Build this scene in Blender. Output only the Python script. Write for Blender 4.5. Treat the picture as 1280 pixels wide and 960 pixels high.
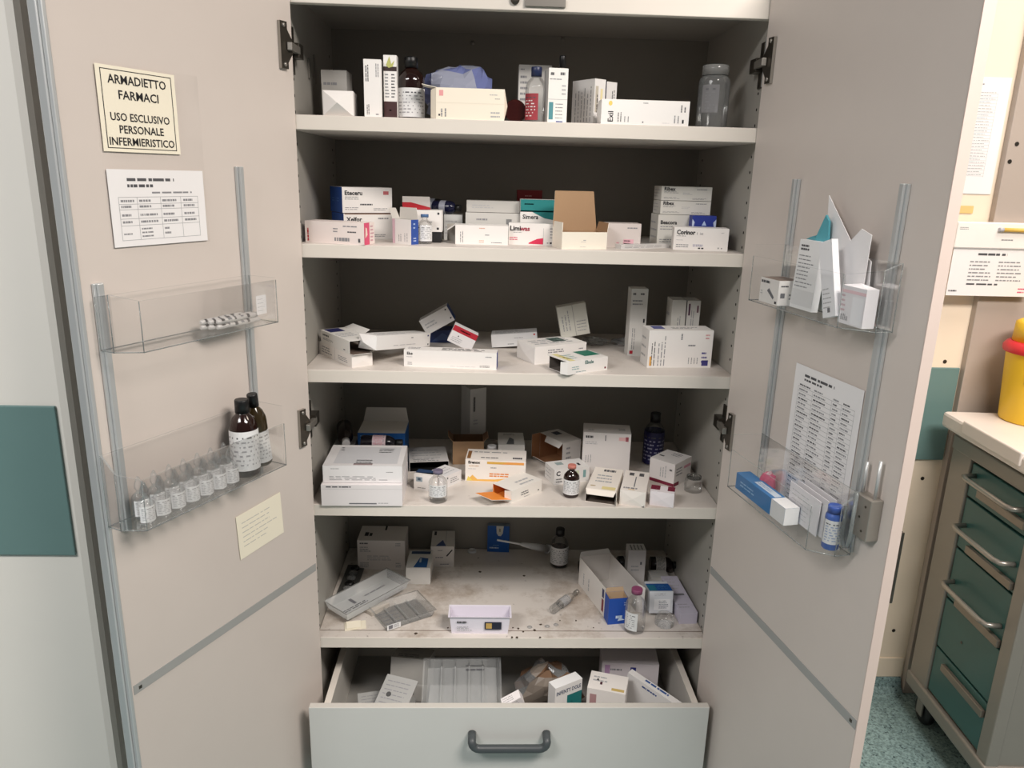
import bpy, math, random
import numpy as np

# ---------------------------------------------------------------- clear
for _o in list(bpy.data.objects):
    bpy.data.objects.remove(_o, do_unlink=True)
SC = bpy.context.scene
COL = SC.collection

# ---------------------------------------------------------------- camera
CF, CX, CY, CZ, CYAW, CPITCH, CROLL = 941.98, .3881, -1.6358, 1.6, .0407, .2696, .0272
def cam_axes():
    cy, sy = math.cos(CYAW), math.sin(CYAW)
    f = np.array([sy, cy, 0.]); r = np.array([cy, -sy, 0.]); u = np.array([0, 0, 1.])
    cp, sp = math.cos(CPITCH), math.sin(CPITCH)
    f2 = f*cp-u*sp; u2 = u*cp+f*sp
    cr, sr = math.cos(CROLL), math.sin(CROLL)
    return r*cr+u2*sr, u2*cr-r*sr, f2
AR, AU, AF = cam_axes()
CO = np.array([CX, CY, CZ])
from mathutils import Matrix, Vector
cam_data = bpy.data.cameras.new('camera')
cam = bpy.data.objects.new('camera', cam_data); COL.objects.link(cam)
cam_data.sensor_width = 36.0; cam_data.lens = CF/1280*36.0
cam_data.clip_start = .02
cam.matrix_world = Matrix(((AR[0], AU[0], -AF[0], CX), (AR[1], AU[1], -AF[1], CY), (AR[2], AU[2], -AF[2], CZ), (0, 0, 0, 1)))
SC.camera = cam

# ---------------------------------------------------------------- world, lights, exposure
SC.view_settings.view_transform = 'Standard'
SC.view_settings.look = 'None'
SC.view_settings.gamma = 1.0
SC.view_settings.use_curve_mapping = False
SC.view_settings.exposure = 0.0
W_ = bpy.data.worlds.new('world'); SC.world = W_; W_.use_nodes = True
W_.node_tree.nodes['Background'].inputs[0].default_value = (.92, .95, 1.0, 1)
W_.node_tree.nodes['Background'].inputs[1].default_value = .10
def area(name, loc, target, sx, sy, power, col):
    l = bpy.data.lights.new(name, 'AREA'); l.shape = 'RECTANGLE'; l.size = sx; l.size_y = sy; l.energy = power; l.color = col
    o = bpy.data.objects.new(name, l); COL.objects.link(o); o.location = loc
    d = Vector(target)-Vector(loc); o.rotation_euler = d.to_track_quat('-Z', 'Y').to_euler()
    return o
area('ceiling_and_fill_lamp', (1.6, -1.5, 2.8), (1.6, -1.5, 0), 1.2, .6, 92, (1, .925, .86))
area('ceiling_and_fill_lamp', (-1.0, -1.9, 2.8), (-1.0, -1.9, 0), 1.2, .6, 62, (1, .97, .95))  # added fill to brighten the left wall, not a known fixture
area('ceiling_and_fill_lamp', (2.05, -.25, 2.8), (2.05, -.25, 0), .6, .5, 17, (1, .86, .73))  # added warm fill over the cream right wall, not a known fixture

# ---------------------------------------------------------------- picking helpers: pixels of the photograph -> points on real planes
def ray(px):
    return AF+AR*(px[0]-640)/CF+AU*(480-px[1])/CF
def onz(px, z):
    d = ray(px); return CO+d*(z-CO[2])/d[2]
def ony(px, y):
    d = ray(px); return CO+d*(y-CO[1])/d[1]
def onplane(px, P, n):
    d = ray(px); return CO+d*(((P-CO)@n)/(d@n))
def zat(P, py):
    d0 = np.array([P[0], P[1], 0])-CO; e = np.array([0, 0, 1.])
    k = 480-py
    return -(k*(d0@AF)-CF*(d0@AU))/(k*(e@AF)-CF*(e@AU))
def unit(v): return v/np.linalg.norm(v)
V3 = lambda *a: np.array(a, dtype=float)

# ---------------------------------------------------------------- materials
def new_mat(name):
    m = bpy.data.materials.new(name); m.use_nodes = True
    return m, m.node_tree, m.node_tree.nodes['Principled BSDF']
def srgb(c):
    return tuple((v/12.92 if v <= .04045 else ((v+.055)/1.055)**2.4) for v in c)
_mc = {}
def paint(c, rough=.5, metal=0., wear=.06, bump=0., name='paint', spec=.5):
    k = (tuple(c), rough, metal, wear, bump, spec)
    if k in _mc: return _mc[k]
    m, nt, b = new_mat(name)
    c = srgb(c)
    b.inputs['Roughness'].default_value = rough; b.inputs['Metallic'].default_value = metal
    b.inputs['Specular IOR Level'].default_value = spec
    if wear > 0:
        tc = nt.nodes.new('ShaderNodeTexCoord')
        n = nt.nodes.new('ShaderNodeTexNoise'); n.inputs['Scale'].default_value = 14; n.inputs['Detail'].default_value = 5
        r = nt.nodes.new('ShaderNodeMix'); r.data_type = 'RGBA'
        r.inputs[6].default_value = (*[v*(1-wear) for v in c], 1); r.inputs[7].default_value = (*[min(1, v*(1+wear)) for v in c], 1)
        nt.links.new(tc.outputs['Object'], n.inputs['Vector']); nt.links.new(n.outputs['Fac'], r.inputs[0])
        nt.links.new(r.outputs[2], b.inputs['Base Color'])
        if bump > 0:
            n2 = nt.nodes.new('ShaderNodeTexNoise'); n2.inputs['Scale'].default_value = 120; n2.inputs['Detail'].default_value = 3
            bp = nt.nodes.new('ShaderNodeBump'); bp.inputs['Strength'].default_value = bump; bp.inputs['Distance'].default_value = .002
            nt.links.new(tc.outputs['Object'], n2.inputs['Vector']); nt.links.new(n2.outputs['Fac'], bp.inputs['Height']); nt.links.new(bp.outputs['Normal'], b.inputs['Normal'])
    else:
        b.inputs['Base Color'].default_value = (*c, 1)
    _mc[k] = m
    return m
def ink(c): return paint(c, .55, 0, 0, 0, 'printed_ink')
def card(c): return paint(c, .5, 0, .03, .05, 'carton_board')
def clear(tint=(.93, .95, .95), refl=.8, rough=.04, name='clear_plastic', haze=0., hazecol=(.8, .82, .82)):
    k = ('clear', tint, refl, rough, haze, hazecol)
    if k in _mc: return _mc[k]
    m, nt, b = new_mat(name); nt.nodes.remove(b)
    out = nt.nodes['Material Output']
    t = nt.nodes.new('ShaderNodeBsdfTransparent'); t.inputs[0].default_value = (*tint, 1)
    g = nt.nodes.new('ShaderNodeBsdfGlossy'); g.inputs['Roughness'].default_value = rough
    fr = nt.nodes.new('ShaderNodeFresnel'); fr.inputs[0].default_value = 1.45
    mu = nt.nodes.new('ShaderNodeMath'); mu.operation = 'MULTIPLY'; mu.inputs[1].default_value = refl
    mx = nt.nodes.new('ShaderNodeMixShader')
    nt.links.new(fr.outputs[0], mu.inputs[0]); nt.links.new(mu.outputs[0], mx.inputs[0])
    base = t
    if haze > 0:
        d = nt.nodes.new('ShaderNodeBsdfDiffuse'); d.inputs[0].default_value = (*srgb(hazecol), 1)
        h = nt.nodes.new('ShaderNodeMixShader'); h.inputs[0].default_value = haze
        nt.links.new(t.outputs[0], h.inputs[1]); nt.links.new(d.outputs[0], h.inputs[2]); base = h
    nt.links.new(base.outputs[0], mx.inputs[1]); nt.links.new(g.outputs[0], mx.inputs[2])
    nt.links.new(mx.outputs[0], out.inputs[0])
    _mc[k] = m
    return m
def stained_board(name, c, amount, seed):
    m, nt, b = new_mat(name); c = srgb(c)
    tc = nt.nodes.new('ShaderNodeTexCoord'); mp = nt.nodes.new('ShaderNodeMapping'); mp.inputs['Location'].default_value = (seed*3.1, seed*1.7, 0)
    nt.links.new(tc.outputs['Object'], mp.inputs['Vector'])
    n1 = nt.nodes.new('ShaderNodeTexNoise'); n1.inputs['Scale'].default_value = 5; n1.inputs['Detail'].default_value = 9; n1.inputs['Roughness'].default_value = .72
    n2 = nt.nodes.new('ShaderNodeTexNoise'); n2.inputs['Scale'].default_value = 60; n2.inputs['Detail'].default_value = 4
    for n in (n1, n2): nt.links.new(mp.outputs[0], n.inputs['Vector'])
    r1 = nt.nodes.new('ShaderNodeValToRGB'); r1.color_ramp.elements[0].position = .5; r1.color_ramp.elements[1].position = .72
    nt.links.new(n1.outputs['Fac'], r1.inputs[0])
    r2 = nt.nodes.new('ShaderNodeValToRGB'); r2.color_ramp.elements[0].position = .68; r2.color_ramp.elements[1].position = .76
    nt.links.new(n2.outputs['Fac'], r2.inputs[0])
    a = nt.nodes.new('ShaderNodeMath'); a.operation = 'MULTIPLY'; a.inputs[1].default_value = amount; nt.links.new(r1.outputs[0], a.inputs[0])
    a2 = nt.nodes.new('ShaderNodeMath'); a2.operation = 'MULTIPLY'; a2.inputs[1].default_value = amount*.7; nt.links.new(r2.outputs[0], a2.inputs[0])
    x1 = nt.nodes.new('ShaderNodeMix'); x1.data_type = 'RGBA'; x1.inputs[6].default_value = (*c, 1); x1.inputs[7].default_value = (*srgb((.52, .42, .31)), 1)
    x2 = nt.nodes.new('ShaderNodeMix'); x2.data_type = 'RGBA'; x2.inputs[7].default_value = (*srgb((.3, .24, .18)), 1)
    nt.links.new(a.outputs[0], x1.inputs[0]); nt.links.new(x1.outputs[2], x2.inputs[6]); nt.links.new(a2.outputs[0], x2.inputs[0])
    nt.links.new(x2.outputs[2], b.inputs['Base Color']); b.inputs['Roughness'].default_value = .45
    return m
def lino():
    m, nt, b = new_mat('speckled_linoleum')
    tc = nt.nodes.new('ShaderNodeTexCoord')
    n1 = nt.nodes.new('ShaderNodeTexNoise'); n1.inputs['Scale'].default_value = 150; n1.inputs['Detail'].default_value = 3
    v = nt.nodes.new('ShaderNodeTexNoise'); v.inputs['Scale'].default_value = 130; v.inputs['Detail'].default_value = 2
    for n in (n1, v): nt.links.new(tc.outputs['Object'], n.inputs['Vector'])
    r = nt.nodes.new('ShaderNodeValToRGB')
    e = r.color_ramp.elements; e[0].position = .36; e[0].color = (*srgb((.40, .49, .49)), 1); e[1].position = .62; e[1].color = (*srgb((.56, .66, .66)), 1)
    nt.links.new(n1.outputs['Fac'], r.inputs[0])
    r2 = nt.nodes.new('ShaderNodeValToRGB'); e = r2.color_ramp.elements; e[0].position = .62; e[1].position = .66
    nt.links.new(v.outputs['Fac'], r2.inputs[0])
    x = nt.nodes.new('ShaderNodeMix'); x.data_type = 'RGBA'; x.inputs[7].default_value = (*srgb((.22, .30, .32)), 1)
    nt.links.new(r2.outputs[0], x.inputs[0]); nt.links.new(r.outputs[0], x.inputs[6]); nt.links.new(x.outputs[2], b.inputs['Base Color'])
    b.inputs['Roughness'].default_value = .35
    return m

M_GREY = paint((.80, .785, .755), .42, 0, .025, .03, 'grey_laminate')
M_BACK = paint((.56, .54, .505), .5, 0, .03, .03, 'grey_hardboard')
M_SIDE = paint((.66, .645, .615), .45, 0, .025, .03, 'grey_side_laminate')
M_DOOR = paint((.825, .785, .755), .4, 0, .02, .03, 'door_laminate')
M_DRAW = paint((.80, .80, .785), .42, 0, .02, .03, 'drawer_laminate')
M_EDGE = paint((.87, .84, .80), .45, 0, .03, 0, 'white_edging')
M_ALU = paint((.74, .75, .75), .35, .35, .04, 0, 'brushed_aluminium')
M_STEEL = paint((.62, .60, .57), .32, .6, .08, 0, 'nickel_steel')
M_DARKST = paint((.34, .32, .29), .35, .8, .1, 0, 'worn_steel')
M_BLACK = paint((.05, .05, .055), .4, 0, .1, 0, 'black_plastic')
M_HANDLE = paint((.26, .28, .29), .42, 0, .05, 0, 'grey_handle_plastic')
M_HOLE = paint((.03, .03, .03), .9, 0, 0, 0, 'hole')
M_CLEAR = clear((.99, .993, .993), .5, .03, 'clear_glass', .02, (.9, .92, .92))
M_CEDGE = clear((.85, .88, .88), .6, .1, 'acrylic_edge', .3, (.66, .68, .68))
M_ACR = clear((.997, .998, .998), .2, .06, 'acrylic_sheet', .006, (.95, .95, .95))
M_FILM = clear((1, 1, 1), .07, .12, 'clear_film', .0)
M_TRAY = clear((.985, .988, .988), .5, .1, 'thermoformed_plastic', .16, (.95, .96, .96))
M_MILK = clear((.97, .97, .97), .6, .15, 'milky_plastic', .5, (.93, .94, .94))
M_FROST = clear((.86, .87, .87), .8, .12, 'frosted_plastic', .2, (.7, .71, .71))
M_AMBER = paint((.13, .06, .045), .1, 0, .1, 0, 'amber_glass', .7)
M_AMBERR = paint((.22, .07, .06), .12, 0, .1, 0, 'red_brown_glass', .7)
M_KRAFT = paint((.66, .53, .40), .75, 0, .06, .08, 'kraft_board')
M_PAPER = paint((.93, .92, .92), .7, 0, .015, .03, 'paper')
M_CREAM = paint((.95, .92, .84), .7, 0, .02, .03, 'cream_paper')
K = (.13, .13, .15); GR = (.45, .45, .47); LG = (.66, .66, .67); RED = (.72, .13, .2); PINK = (.86, .33, .47); BLU = (.1, .3, .62); NAVY = (.1, .12, .36); TEAL = (.1, .5, .52); ORG = (.9, .55, .2); GOLD = (.82, .66, .28); MAR = (.42, .1, .18)
WHT = (.93, .915, .90)

# ---------------------------------------------------------------- mesh builder
class MB:
    def __init__(s): s.v = []; s.f = []; s.m = []; s.s = []; s.mats = []
    def mi(s, mat):
        if mat not in s.mats: s.mats.append(mat)
        return s.mats.index(mat)
    def poly(s, pts, mat, smooth=False):
        i = len(s.v); s.v += [tuple(p) for p in pts]; s.f.append(tuple(range(i, i+len(pts)))); s.m.append(s.mi(mat)); s.s.append(smooth)
    def mesh(s, verts, faces, mat, smooth=False):
        i = len(s.v); s.v += [tuple(p) for p in verts]; k = s.mi(mat)
        for f in faces: s.f.append(tuple(a+i for a in f)); s.m.append(k); s.s.append(smooth)
    def box(s, F, x0, x1, y0, y1, z0, z1, mat, fm={}):
        O, X, Y, Z = F
        P = [O+X*x+Y*y+Z*z for z in (z0, z1) for y in (y0, y1) for x in (x0, x1)]
        i = len(s.v); s.v += [tuple(p) for p in P]
        for key, q in (('f', (0, 1, 5, 4)), ('k', (3, 2, 6, 7)), ('l', (2, 0, 4, 6)), ('r', (1, 3, 7, 5)), ('b', (2, 3, 1, 0)), ('t', (4, 5, 7, 6))):
            s.f.append(tuple(i+a for a in q)); s.m.append(s.mi(fm.get(key, mat))); s.s.append(False)
        return P
    def lathe(s, F, prof, mat, seg=24, capb=True, capt=True, a0=0., a1=2*math.pi):
        O, X, Y, Z = F; full = abs(a1-a0-2*math.pi) < 1e-6; n = seg if full else seg+1
        i = len(s.v); k = s.mi(mat)
        for r, z in prof:
            for j in range(n):
                a = a0+(a1-a0)*j/seg
                s.v.append(tuple(O+X*(r*math.cos(a))+Y*(r*math.sin(a))+Z*z))
        for a in range(len(prof)-1):
            for j in range(seg):
                j2 = (j+1) % n
                s.f.append((i+a*n+j, i+a*n+j2, i+(a+1)*n+j2, i+(a+1)*n+j)); s.m.append(k); s.s.append(True)
        if full and capb and prof[0][0] > 1e-6: s.f.append(tuple(i+j for j in range(n-1, -1, -1))); s.m.append(k); s.s.append(False)
        if full and capt and prof[-1][0] > 1e-6:
            b = i+(len(prof)-1)*n; s.f.append(tuple(b+j for j in range(n))); s.m.append(k); s.s.append(False)
    def tube(s, pts, r, mat, seg=8):
        pts = [np.array(p, dtype=float) for p in pts]; i0 = len(s.v); k = s.mi(mat)
        t0 = unit(pts[1]-pts[0]); ref = V3(0, 0, 1) if abs(t0[2]) < .9 else V3(1, 0, 0)
        u = unit(np.cross(t0, ref))
        for q, p in enumerate(pts):
            t = unit(pts[min(q+1, len(pts)-1)]-pts[max(q-1, 0)]); u = unit(u-t*(u@t)); w = np.cross(t, u)
            for j in range(seg):
                a = 2*math.pi*j/seg; s.v.append(tuple(p+u*r*math.cos(a)+w*r*math.sin(a)))
        for q in range(len(pts)-1):
            for j in range(seg):
                j2 = (j+1) % seg
                s.f.append((i0+q*seg+j, i0+q*seg+j2, i0+(q+1)*seg+j2, i0+(q+1)*seg+j)); s.m.append(k); s.s.append(True)
        s.f.append(tuple(i0+j for j in range(seg-1, -1, -1))); s.m.append(k); s.s.append(False)
        b = i0+(len(pts)-1)*seg; s.f.append(tuple(b+j for j in range(seg))); s.m.append(k); s.s.append(False)

ORG_W = {}
def fin(mb, name, parent=None, bevel=0., kind=None, label=None, cat=None, group=None):
    a = np.array(mb.v); lo = a.min(0); hi = a.max(0)
    o0 = V3((lo[0]+hi[0])/2, (lo[1]+hi[1])/2, lo[2])
    me = bpy.data.meshes.new(name); me.from_pydata([tuple(p) for p in a-o0], [], mb.f)
    for m in mb.mats: me.materials.append(m)
    me.polygons.foreach_set('material_index', mb.m); me.polygons.foreach_set('use_smooth', mb.s); me.update()
    o = bpy.data.objects.new(name, me); COL.objects.link(o)
    ORG_W[o.name] = o0
    if parent is not None:
        o.parent = parent; o.location = tuple(o0-ORG_W[parent.name])
    else: o.location = tuple(o0)
    if bevel > 0:
        b = o.modifiers.new('bevel', 'BEVEL'); b.width = bevel; b.segments = 2; b.limit_method = 'ANGLE'
    return tag(o, label, cat, group, kind)
def tag(o, label=None, cat=None, group=None, kind=None):
    if label: o['label'] = label
    if cat: o['category'] = cat
    if group: o['group'] = group
    if kind: o['kind'] = kind
    return o
def empty(name, loc, label=None, cat=None, group=None):
    o = bpy.data.objects.new(name, None); o.empty_display_size = .02; COL.objects.link(o); o.location = tuple(loc)
    ORG_W[o.name] = np.array(loc, dtype=float)
    return tag(o, label, cat, group)
def copy_tree(src, loc):
    r = src.copy(); COL.objects.link(r); r.location = tuple(loc); ORG_W[r.name] = np.array(loc)
    for ch in list(src.children):
        c = ch.copy(); COL.objects.link(c); c.parent = r
    return r
WF = (V3(0, 0, 0), V3(1, 0, 0), V3(0, 1, 0), V3(0, 0, 1))
def FR(O, X=V3(1, 0, 0), Z=V3(0, 0, 1)):
    X = unit(X); Z = unit(Z-X*(X@Z)); return (np.array(O, dtype=float), X, np.cross(Z, X), Z)

# ---------------------------------------------------------------- flat print: lettering, dashes of unreadable small print, blocks
_tc = {}
def text_mesh(s, bold=.0):
    if (s, bold) in _tc: return _tc[(s, bold)]
    cu = bpy.data.curves.new('t', 'FONT'); cu.body = s; cu.size = 1; cu.offset = bold; cu.resolution_u = 2
    ob = bpy.data.objects.new('t', cu)
    me = bpy.data.meshes.new_from_object(ob)
    v = np.array([tuple(x.co) for x in me.vertices]); f = [tuple(p.vertices) for p in me.polygons]
    bpy.data.objects.remove(ob); bpy.data.curves.remove(cu); bpy.data.meshes.remove(me)
    if len(v):
        v[:, 0] -= v[:, 0].min()
    _tc[(s, bold)] = (v, f)
    return v, f
class Plane:
    def __init__(s, mb, O, U, V, w, h, off=.0003):
        s.mb = mb; s.O = O; s.U = unit(U); s.V = unit(V); s.N = np.cross(s.U, s.V); s.w = w; s.h = h; s.off = off
    def P(s, u, v, lay=1): return s.O+s.U*(u*s.w)+s.V*(v*s.h)+s.N*(s.off*lay)
    def rect(s, u0, v0, u1, v1, c, lay=1):
        s.mb.poly([s.P(u0, v0, lay), s.P(u1, v0, lay), s.P(u1, v1, lay), s.P(u0, v1, lay)], ink(c))
    def polyg(s, pts, c, lay=1): s.mb.poly([s.P(u, v, lay) for u, v in pts], ink(c))
    def text(s, t, u, v, hgt, c, lay=2, bold=.02, align='l', vert=False, maxw=None):
        vv, ff = text_mesh(t, bold)
        if not len(vv): return
        k = hgt/.72; wid = vv[:, 0].max()*k
        kx = k
        if maxw and wid > maxw*(s.h if vert else s.w): kx = k*maxw*(s.h if vert else s.w)/wid; wid = vv[:, 0].max()*kx
        sh = 0 if align == 'l' else -wid/2 if align == 'c' else -wid
        B = s.P(u, v, lay)
        if vert: D, E_ = s.V, -s.U
        else: D, E_ = s.U, s.V
        s.mb.mesh([B+D*(x*kx+sh)+E_*(y*k) for x, y, _ in vv], ff, ink(c))
    def lines(s, u0, v0, u1, v1, n, c, seed=1, vert=False, fill=.5, full=.8, lay=1):
        R = random.Random(seed); fill *= .8
        c = tuple(v*.72+.28*.8 for v in c) if max(c)-min(c) < .06 else c
        for i in range(n):
            if vert: a0, a1, b0, b1 = v0, v1, u0, u1
            else: a0, a1, b0, b1 = u0, u1, v1, v0
            bb = b0+(b1-b0)*(i+.5)/n; hb = abs(b1-b0)/n*fill/2
            end = a0+(a1-a0)*R.uniform(full*.75, 1.); p = a0
            tot = abs(a1-a0)
            while p < end-1e-6:
                q = min(end, p+tot*R.uniform(.05, .22))
                if vert: s.rect(bb-hb, p, bb+hb, q, c, lay)
                else: s.rect(p, bb-hb, q, bb+hb, c, lay)
                p = q+tot*R.uniform(.015, .05)

# ---------------------------------------------------------------- cartons
CNT = [0]
def carton(name, label, group, F, w, d, h, prints={}, col=WHT, fc={}, open_=(), flaps=(), gable={}, inner=None, cat='box', mat=None):
    """box with corner at F[0], width along X, depth along Y, height along Z"""
    O, X, Y, Z = F; CNT[0] += 1
    base = mat or card(col); mb = MB()
    L = lambda p: O+X*p[0]+Y*p[1]+Z*p[2]
    C_ = {(i, j, k): V3(i*w, j*d, k*h) for i in (0, 1) for j in (0, 1) for k in (0, 1)}
    FK = {'f': ((0, 0, 0), (1, 0, 0), (1, 0, 1), (0, 0, 1)), 'k': ((1, 1, 0), (0, 1, 0), (0, 1, 1), (1, 1, 1)),
          'l': ((0, 1, 0), (0, 0, 0), (0, 0, 1), (0, 1, 1)), 'r': ((1, 0, 0), (1, 1, 0), (1, 1, 1), (1, 0, 1)),
          'b': ((0, 1, 0), (1, 1, 0), (1, 0, 0), (0, 0, 0)), 't': ((0, 0, 1), (1, 0, 1), (1, 1, 1), (0, 1, 1))}
    NRM = {'f': V3(0, -1, 0), 'k': V3(0, 1, 0), 'l': V3(-1, 0, 0), 'r': V3(1, 0, 0), 'b': V3(0, 0, -1), 't': V3(0, 0, 1)}
    for key, q in FK.items():
        if key in open_: continue
        m = card(fc[key]) if key in fc else base
        P = [C_[a] for a in q]
        if key in gable:
            ap = sum(P)/4+NRM[key]*gable[key]
            for a in range(4): mb.poly([L(P[a]), L(P[(a+1) % 4]), L(ap)], m)
        else: mb.poly([L(p) for p in P], m)
    if open_:
        t = .0009; im = inner or base
        I = {}
        for kk in C_:
            i, j, k = kk
            x = t if i == 0 else w-t; y = t if j == 0 else d-t; z = t if k == 0 else h-t
            if 'l' in open_ and i == 0: x = 0
            if 'r' in open_ and i == 1: x = w
            if 'f' in open_ and j == 0: y = 0
            if 'k' in open_ and j == 1: y = d
            if 't' in open_ and k == 1: z = h
            I[kk] = V3(x, y, z)
        for key, q in FK.items():
            if key in open_:
                for a in range(4): mb.poly([L(C_[q[a]]), L(C_[q[(a+1) % 4]]), L(I[q[(a+1) % 4]]), L(I[q[a]])], base)
            else: mb.poly([L(I[a]) for a in q[::-1]], im)
    pl = {'f': Plane(mb, L(V3(0, 0, 0)), X, Z, w, h), 't': Plane(mb, L(V3(0, 0, h)), X, Y, w, d), 'r': Plane(mb, L(V3(w, 0, 0)), Y, Z, d, h), 'l': Plane(mb, L(V3(0, d, 0)), -Y, Z, d, h)}
    for key, fn in prints.items():
        if fn: fn(pl[key])
    o = fin(mb, name, label=label, cat=cat, group=group)
    for A, B, D in flaps:
        A = L(V3(A[0]*w, A[1]*d, A[2]*h)); B = L(V3(B[0]*w, B[1]*d, B[2]*h)); Dv = X*D[0]+Y*D[1]+Z*D[2]
        n = unit(np.cross(B-A, Dv))*.0005; ta = (B-A)*.06
        if n@((A+B)/2+Dv/2-L(V3(w/2, d/2, h/2))) < 0: n = -n
        m2 = MB(); q = [A, B, B+Dv-ta, A+Dv+ta]
        m2.poly([p+n for p in q], base); m2.poly([p-n for p in q[::-1]], inner or base)
        for a in range(4): m2.poly([q[a]-n, q[(a+1) % 4]-n, q[(a+1) % 4]+n, q[a]+n], base)
        fin(m2, 'flap', o)
    return o
def std(seed, brand=None, bc=K, acc=None, big=.2, vert=False):
    """printed face of a medicine box; brand is lettering that can be read on the photograph"""
    def fn(p):
        R = random.Random(seed)
        if vert:
            p.lines(.08, .1, .3, .9, 2, K, seed, True, .5, .6); p.lines(.7, .12, .9, .8, 2, GR, seed+1, True, .45, .5)
            return
        if brand: p.text(brand, .05, .7, p.h*big, bc, bold=.03, maxw=.6)
        else: p.lines(.05, .74, .34, .88, 1, K, seed, fill=.9, full=1)
        p.lines(.05, .5, .35, .66, 2, GR, seed+2, fill=.4)
        p.lines(.05, .1, .4, .24, 2, GR, seed+3, fill=.4)
        p.lines(.62, .08, .93, .2, 2, GR, seed+4, fill=.5)
        if acc: p.rect(.82, .72, .93, .86, acc)
        else: p.lines(.7, .76, .94, .86, 1, GR, seed+5, fill=.7)
        if R.random() < .6: p.lines(.42, .4, .62, .6, 2, LG, seed+6, fill=.4)
    return fn
def small(seed, c=GR, n=3):
    return lambda p: p.lines(.08, .15, .92, .85, n, c, seed, fill=.28, full=.7)
def both(*fs):
    def fn(p):
        for f in fs: f(p)
    return fn
def band(u0, v0, u1, v1, c, lay=1): return lambda p: p.rect(u0, v0, u1, v1, c, lay)

def cb(bl, br, ty, base, depth=.06, bk=None, base2=None, tk=None):
    """frame, w, d, h of a box from where its front edge stands on a surface in the photograph"""
    P = onz(bl, base); Q = onz(br, base if base2 is None else base2); X = unit(Q-P); w = np.linalg.norm(Q-P)
    F = FR(P, X)
    h = (zat(P, ty)-base)
    if tk is not None: depth = abs((onz(tk, base+h)-P)@F[2])
    if bk is not None: depth = abs((onz(bk, base)-P)@F[2])
    return F, w, depth, h
def by(y, x0, x1, yt, base, depth=.06, rot=0.):
    P = ony((x0, yt), y); Q = ony((x1, yt), y); h = P[2]-base; a = math.radians(rot)
    w = (Q[0]-P[0])/max(.3, math.cos(a))
    return FR(V3(P[0], y, base), V3(math.cos(a), math.sin(a), 0)), w, depth, h
def tilt(y, o, a, b, depth):
    """box whose visible face lies in the plane y: o, a, b are its lower-left, lower-right, upper-left corners in the photograph"""
    O = ony(o, y); A = ony(a, y); B = ony(b, y); F = FR(O, A-O, B-O)
    return F, np.linalg.norm(A-O), depth, abs((B-O)@F[3])

# ---------------------------------------------------------------- bottles
def LF(P, Zv):
    Zv = unit(Zv); X = unit(np.cross(Zv, V3(0, 0, 1))); return (P, X, np.cross(Zv, X), Zv)
def bottle(name, label, group, P, R, H, kind='vial', glass=None, cap=None, lab=None, Zv=V3(0, 0, 1), Xv=V3(1, 0, 0), liquid=None, cat='bottle', labz=(.12, .62), capn='cap', lprint=True, seed=1, laba=(-2.7, .2), lcol=GR):
    P = np.array(P, dtype=float)
    F = FR(P, Xv, Zv) if abs(Zv[2]) > .9 else LF(P, Zv)
    e = empty(name, P, label, cat, group)
    glass = glass or M_CLEAR
    mb = MB()
    if kind == 'vial': pr = [(R*.86, 0), (R*.98, H*.03), (R, H*.08), (R, H*.6), (R*.92, H*.68), (R*.62, H*.77), (R*.38, H*.82), (R*.36, H*.87), (R*.5, H*.885), (R*.5, H*.93)]; cz = (.9, 1.0, .53)
    elif kind == 'bottle': pr = [(R*.88, 0), (R, H*.03), (R, H*.62), (R*.95, H*.68), (R*.75, H*.76), (R*.45, H*.815), (R*.4, H*.83), (R*.4, H*.86)]; cz = (.83, 1.0, .5)
    elif kind == 'jar': pr = [(R*.9, 0), (R, H*.03), (R, H*.74), (R*.95, H*.79), (R*.78, H*.83), (R*.76, H*.86)]; cz = (.84, 1.0, .84)
    elif kind == 'amp': pr = [(R*.8, 0), (R, H*.04), (R, H*.5), (R*.8, H*.56), (R*.38, H*.62), (R*.36, H*.66), (R*.55, H*.72), (R*.5, H*.82), (R*.2, H*.97), (0.0005, H)]; cz = None
    mb.lathe(F, pr, glass, 20)
    fin(mb, 'bottle_body' if kind != 'amp' else 'glass_body', e)
    if liquid:
        m4 = MB(); m4.lathe(F, [(R*.85, H*.02), (R*.93, H*.06), (R*.93, H*.5)], liquid, 16); fin(m4, 'liquid', e)
    if lab:
        m2 = MB(); z0, z1 = labz[0]*H, labz[1]*H; r = R+.0006
        a0, a1 = laba
        m2.lathe(F, [(r, z0), (r, z1)], lab, 16, False, False, a0, a1)
        if lprint:
            RR = random.Random(seed); O, X, Y, Z = F
            for i in range(7):
                zc = z0+(z1-z0)*(.1+.8*(i+.5)/7); hh = (z1-z0)*.02; a = a0+.25
                while a < a1-.35:
                    b = min(a1-.25, a+RR.uniform(.15, .5)); rr = r+.0004
                    q = [O+X*(rr*math.cos(t))+Y*(rr*math.sin(t))+Z*z for t, z in ((a, zc-hh), (b, zc-hh), (b, zc+hh), (a, zc+hh))]
                    m2.poly(q, ink((.3, .3, .32) if i == 6 else tuple(v*.6+.36 for v in lcol))); a = b+RR.uniform(.08, .3)
        fin(m2, 'paper_label', e)
    if cz and cap:
        m3 = MB(); r = cz[2]*R
        m3.lathe(F, [(r, H*cz[0]), (r, H*(cz[1]-.012)), (r*.92, H*cz[1])], cap, 20)
        fin(m3, capn, e)
    return e

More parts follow.
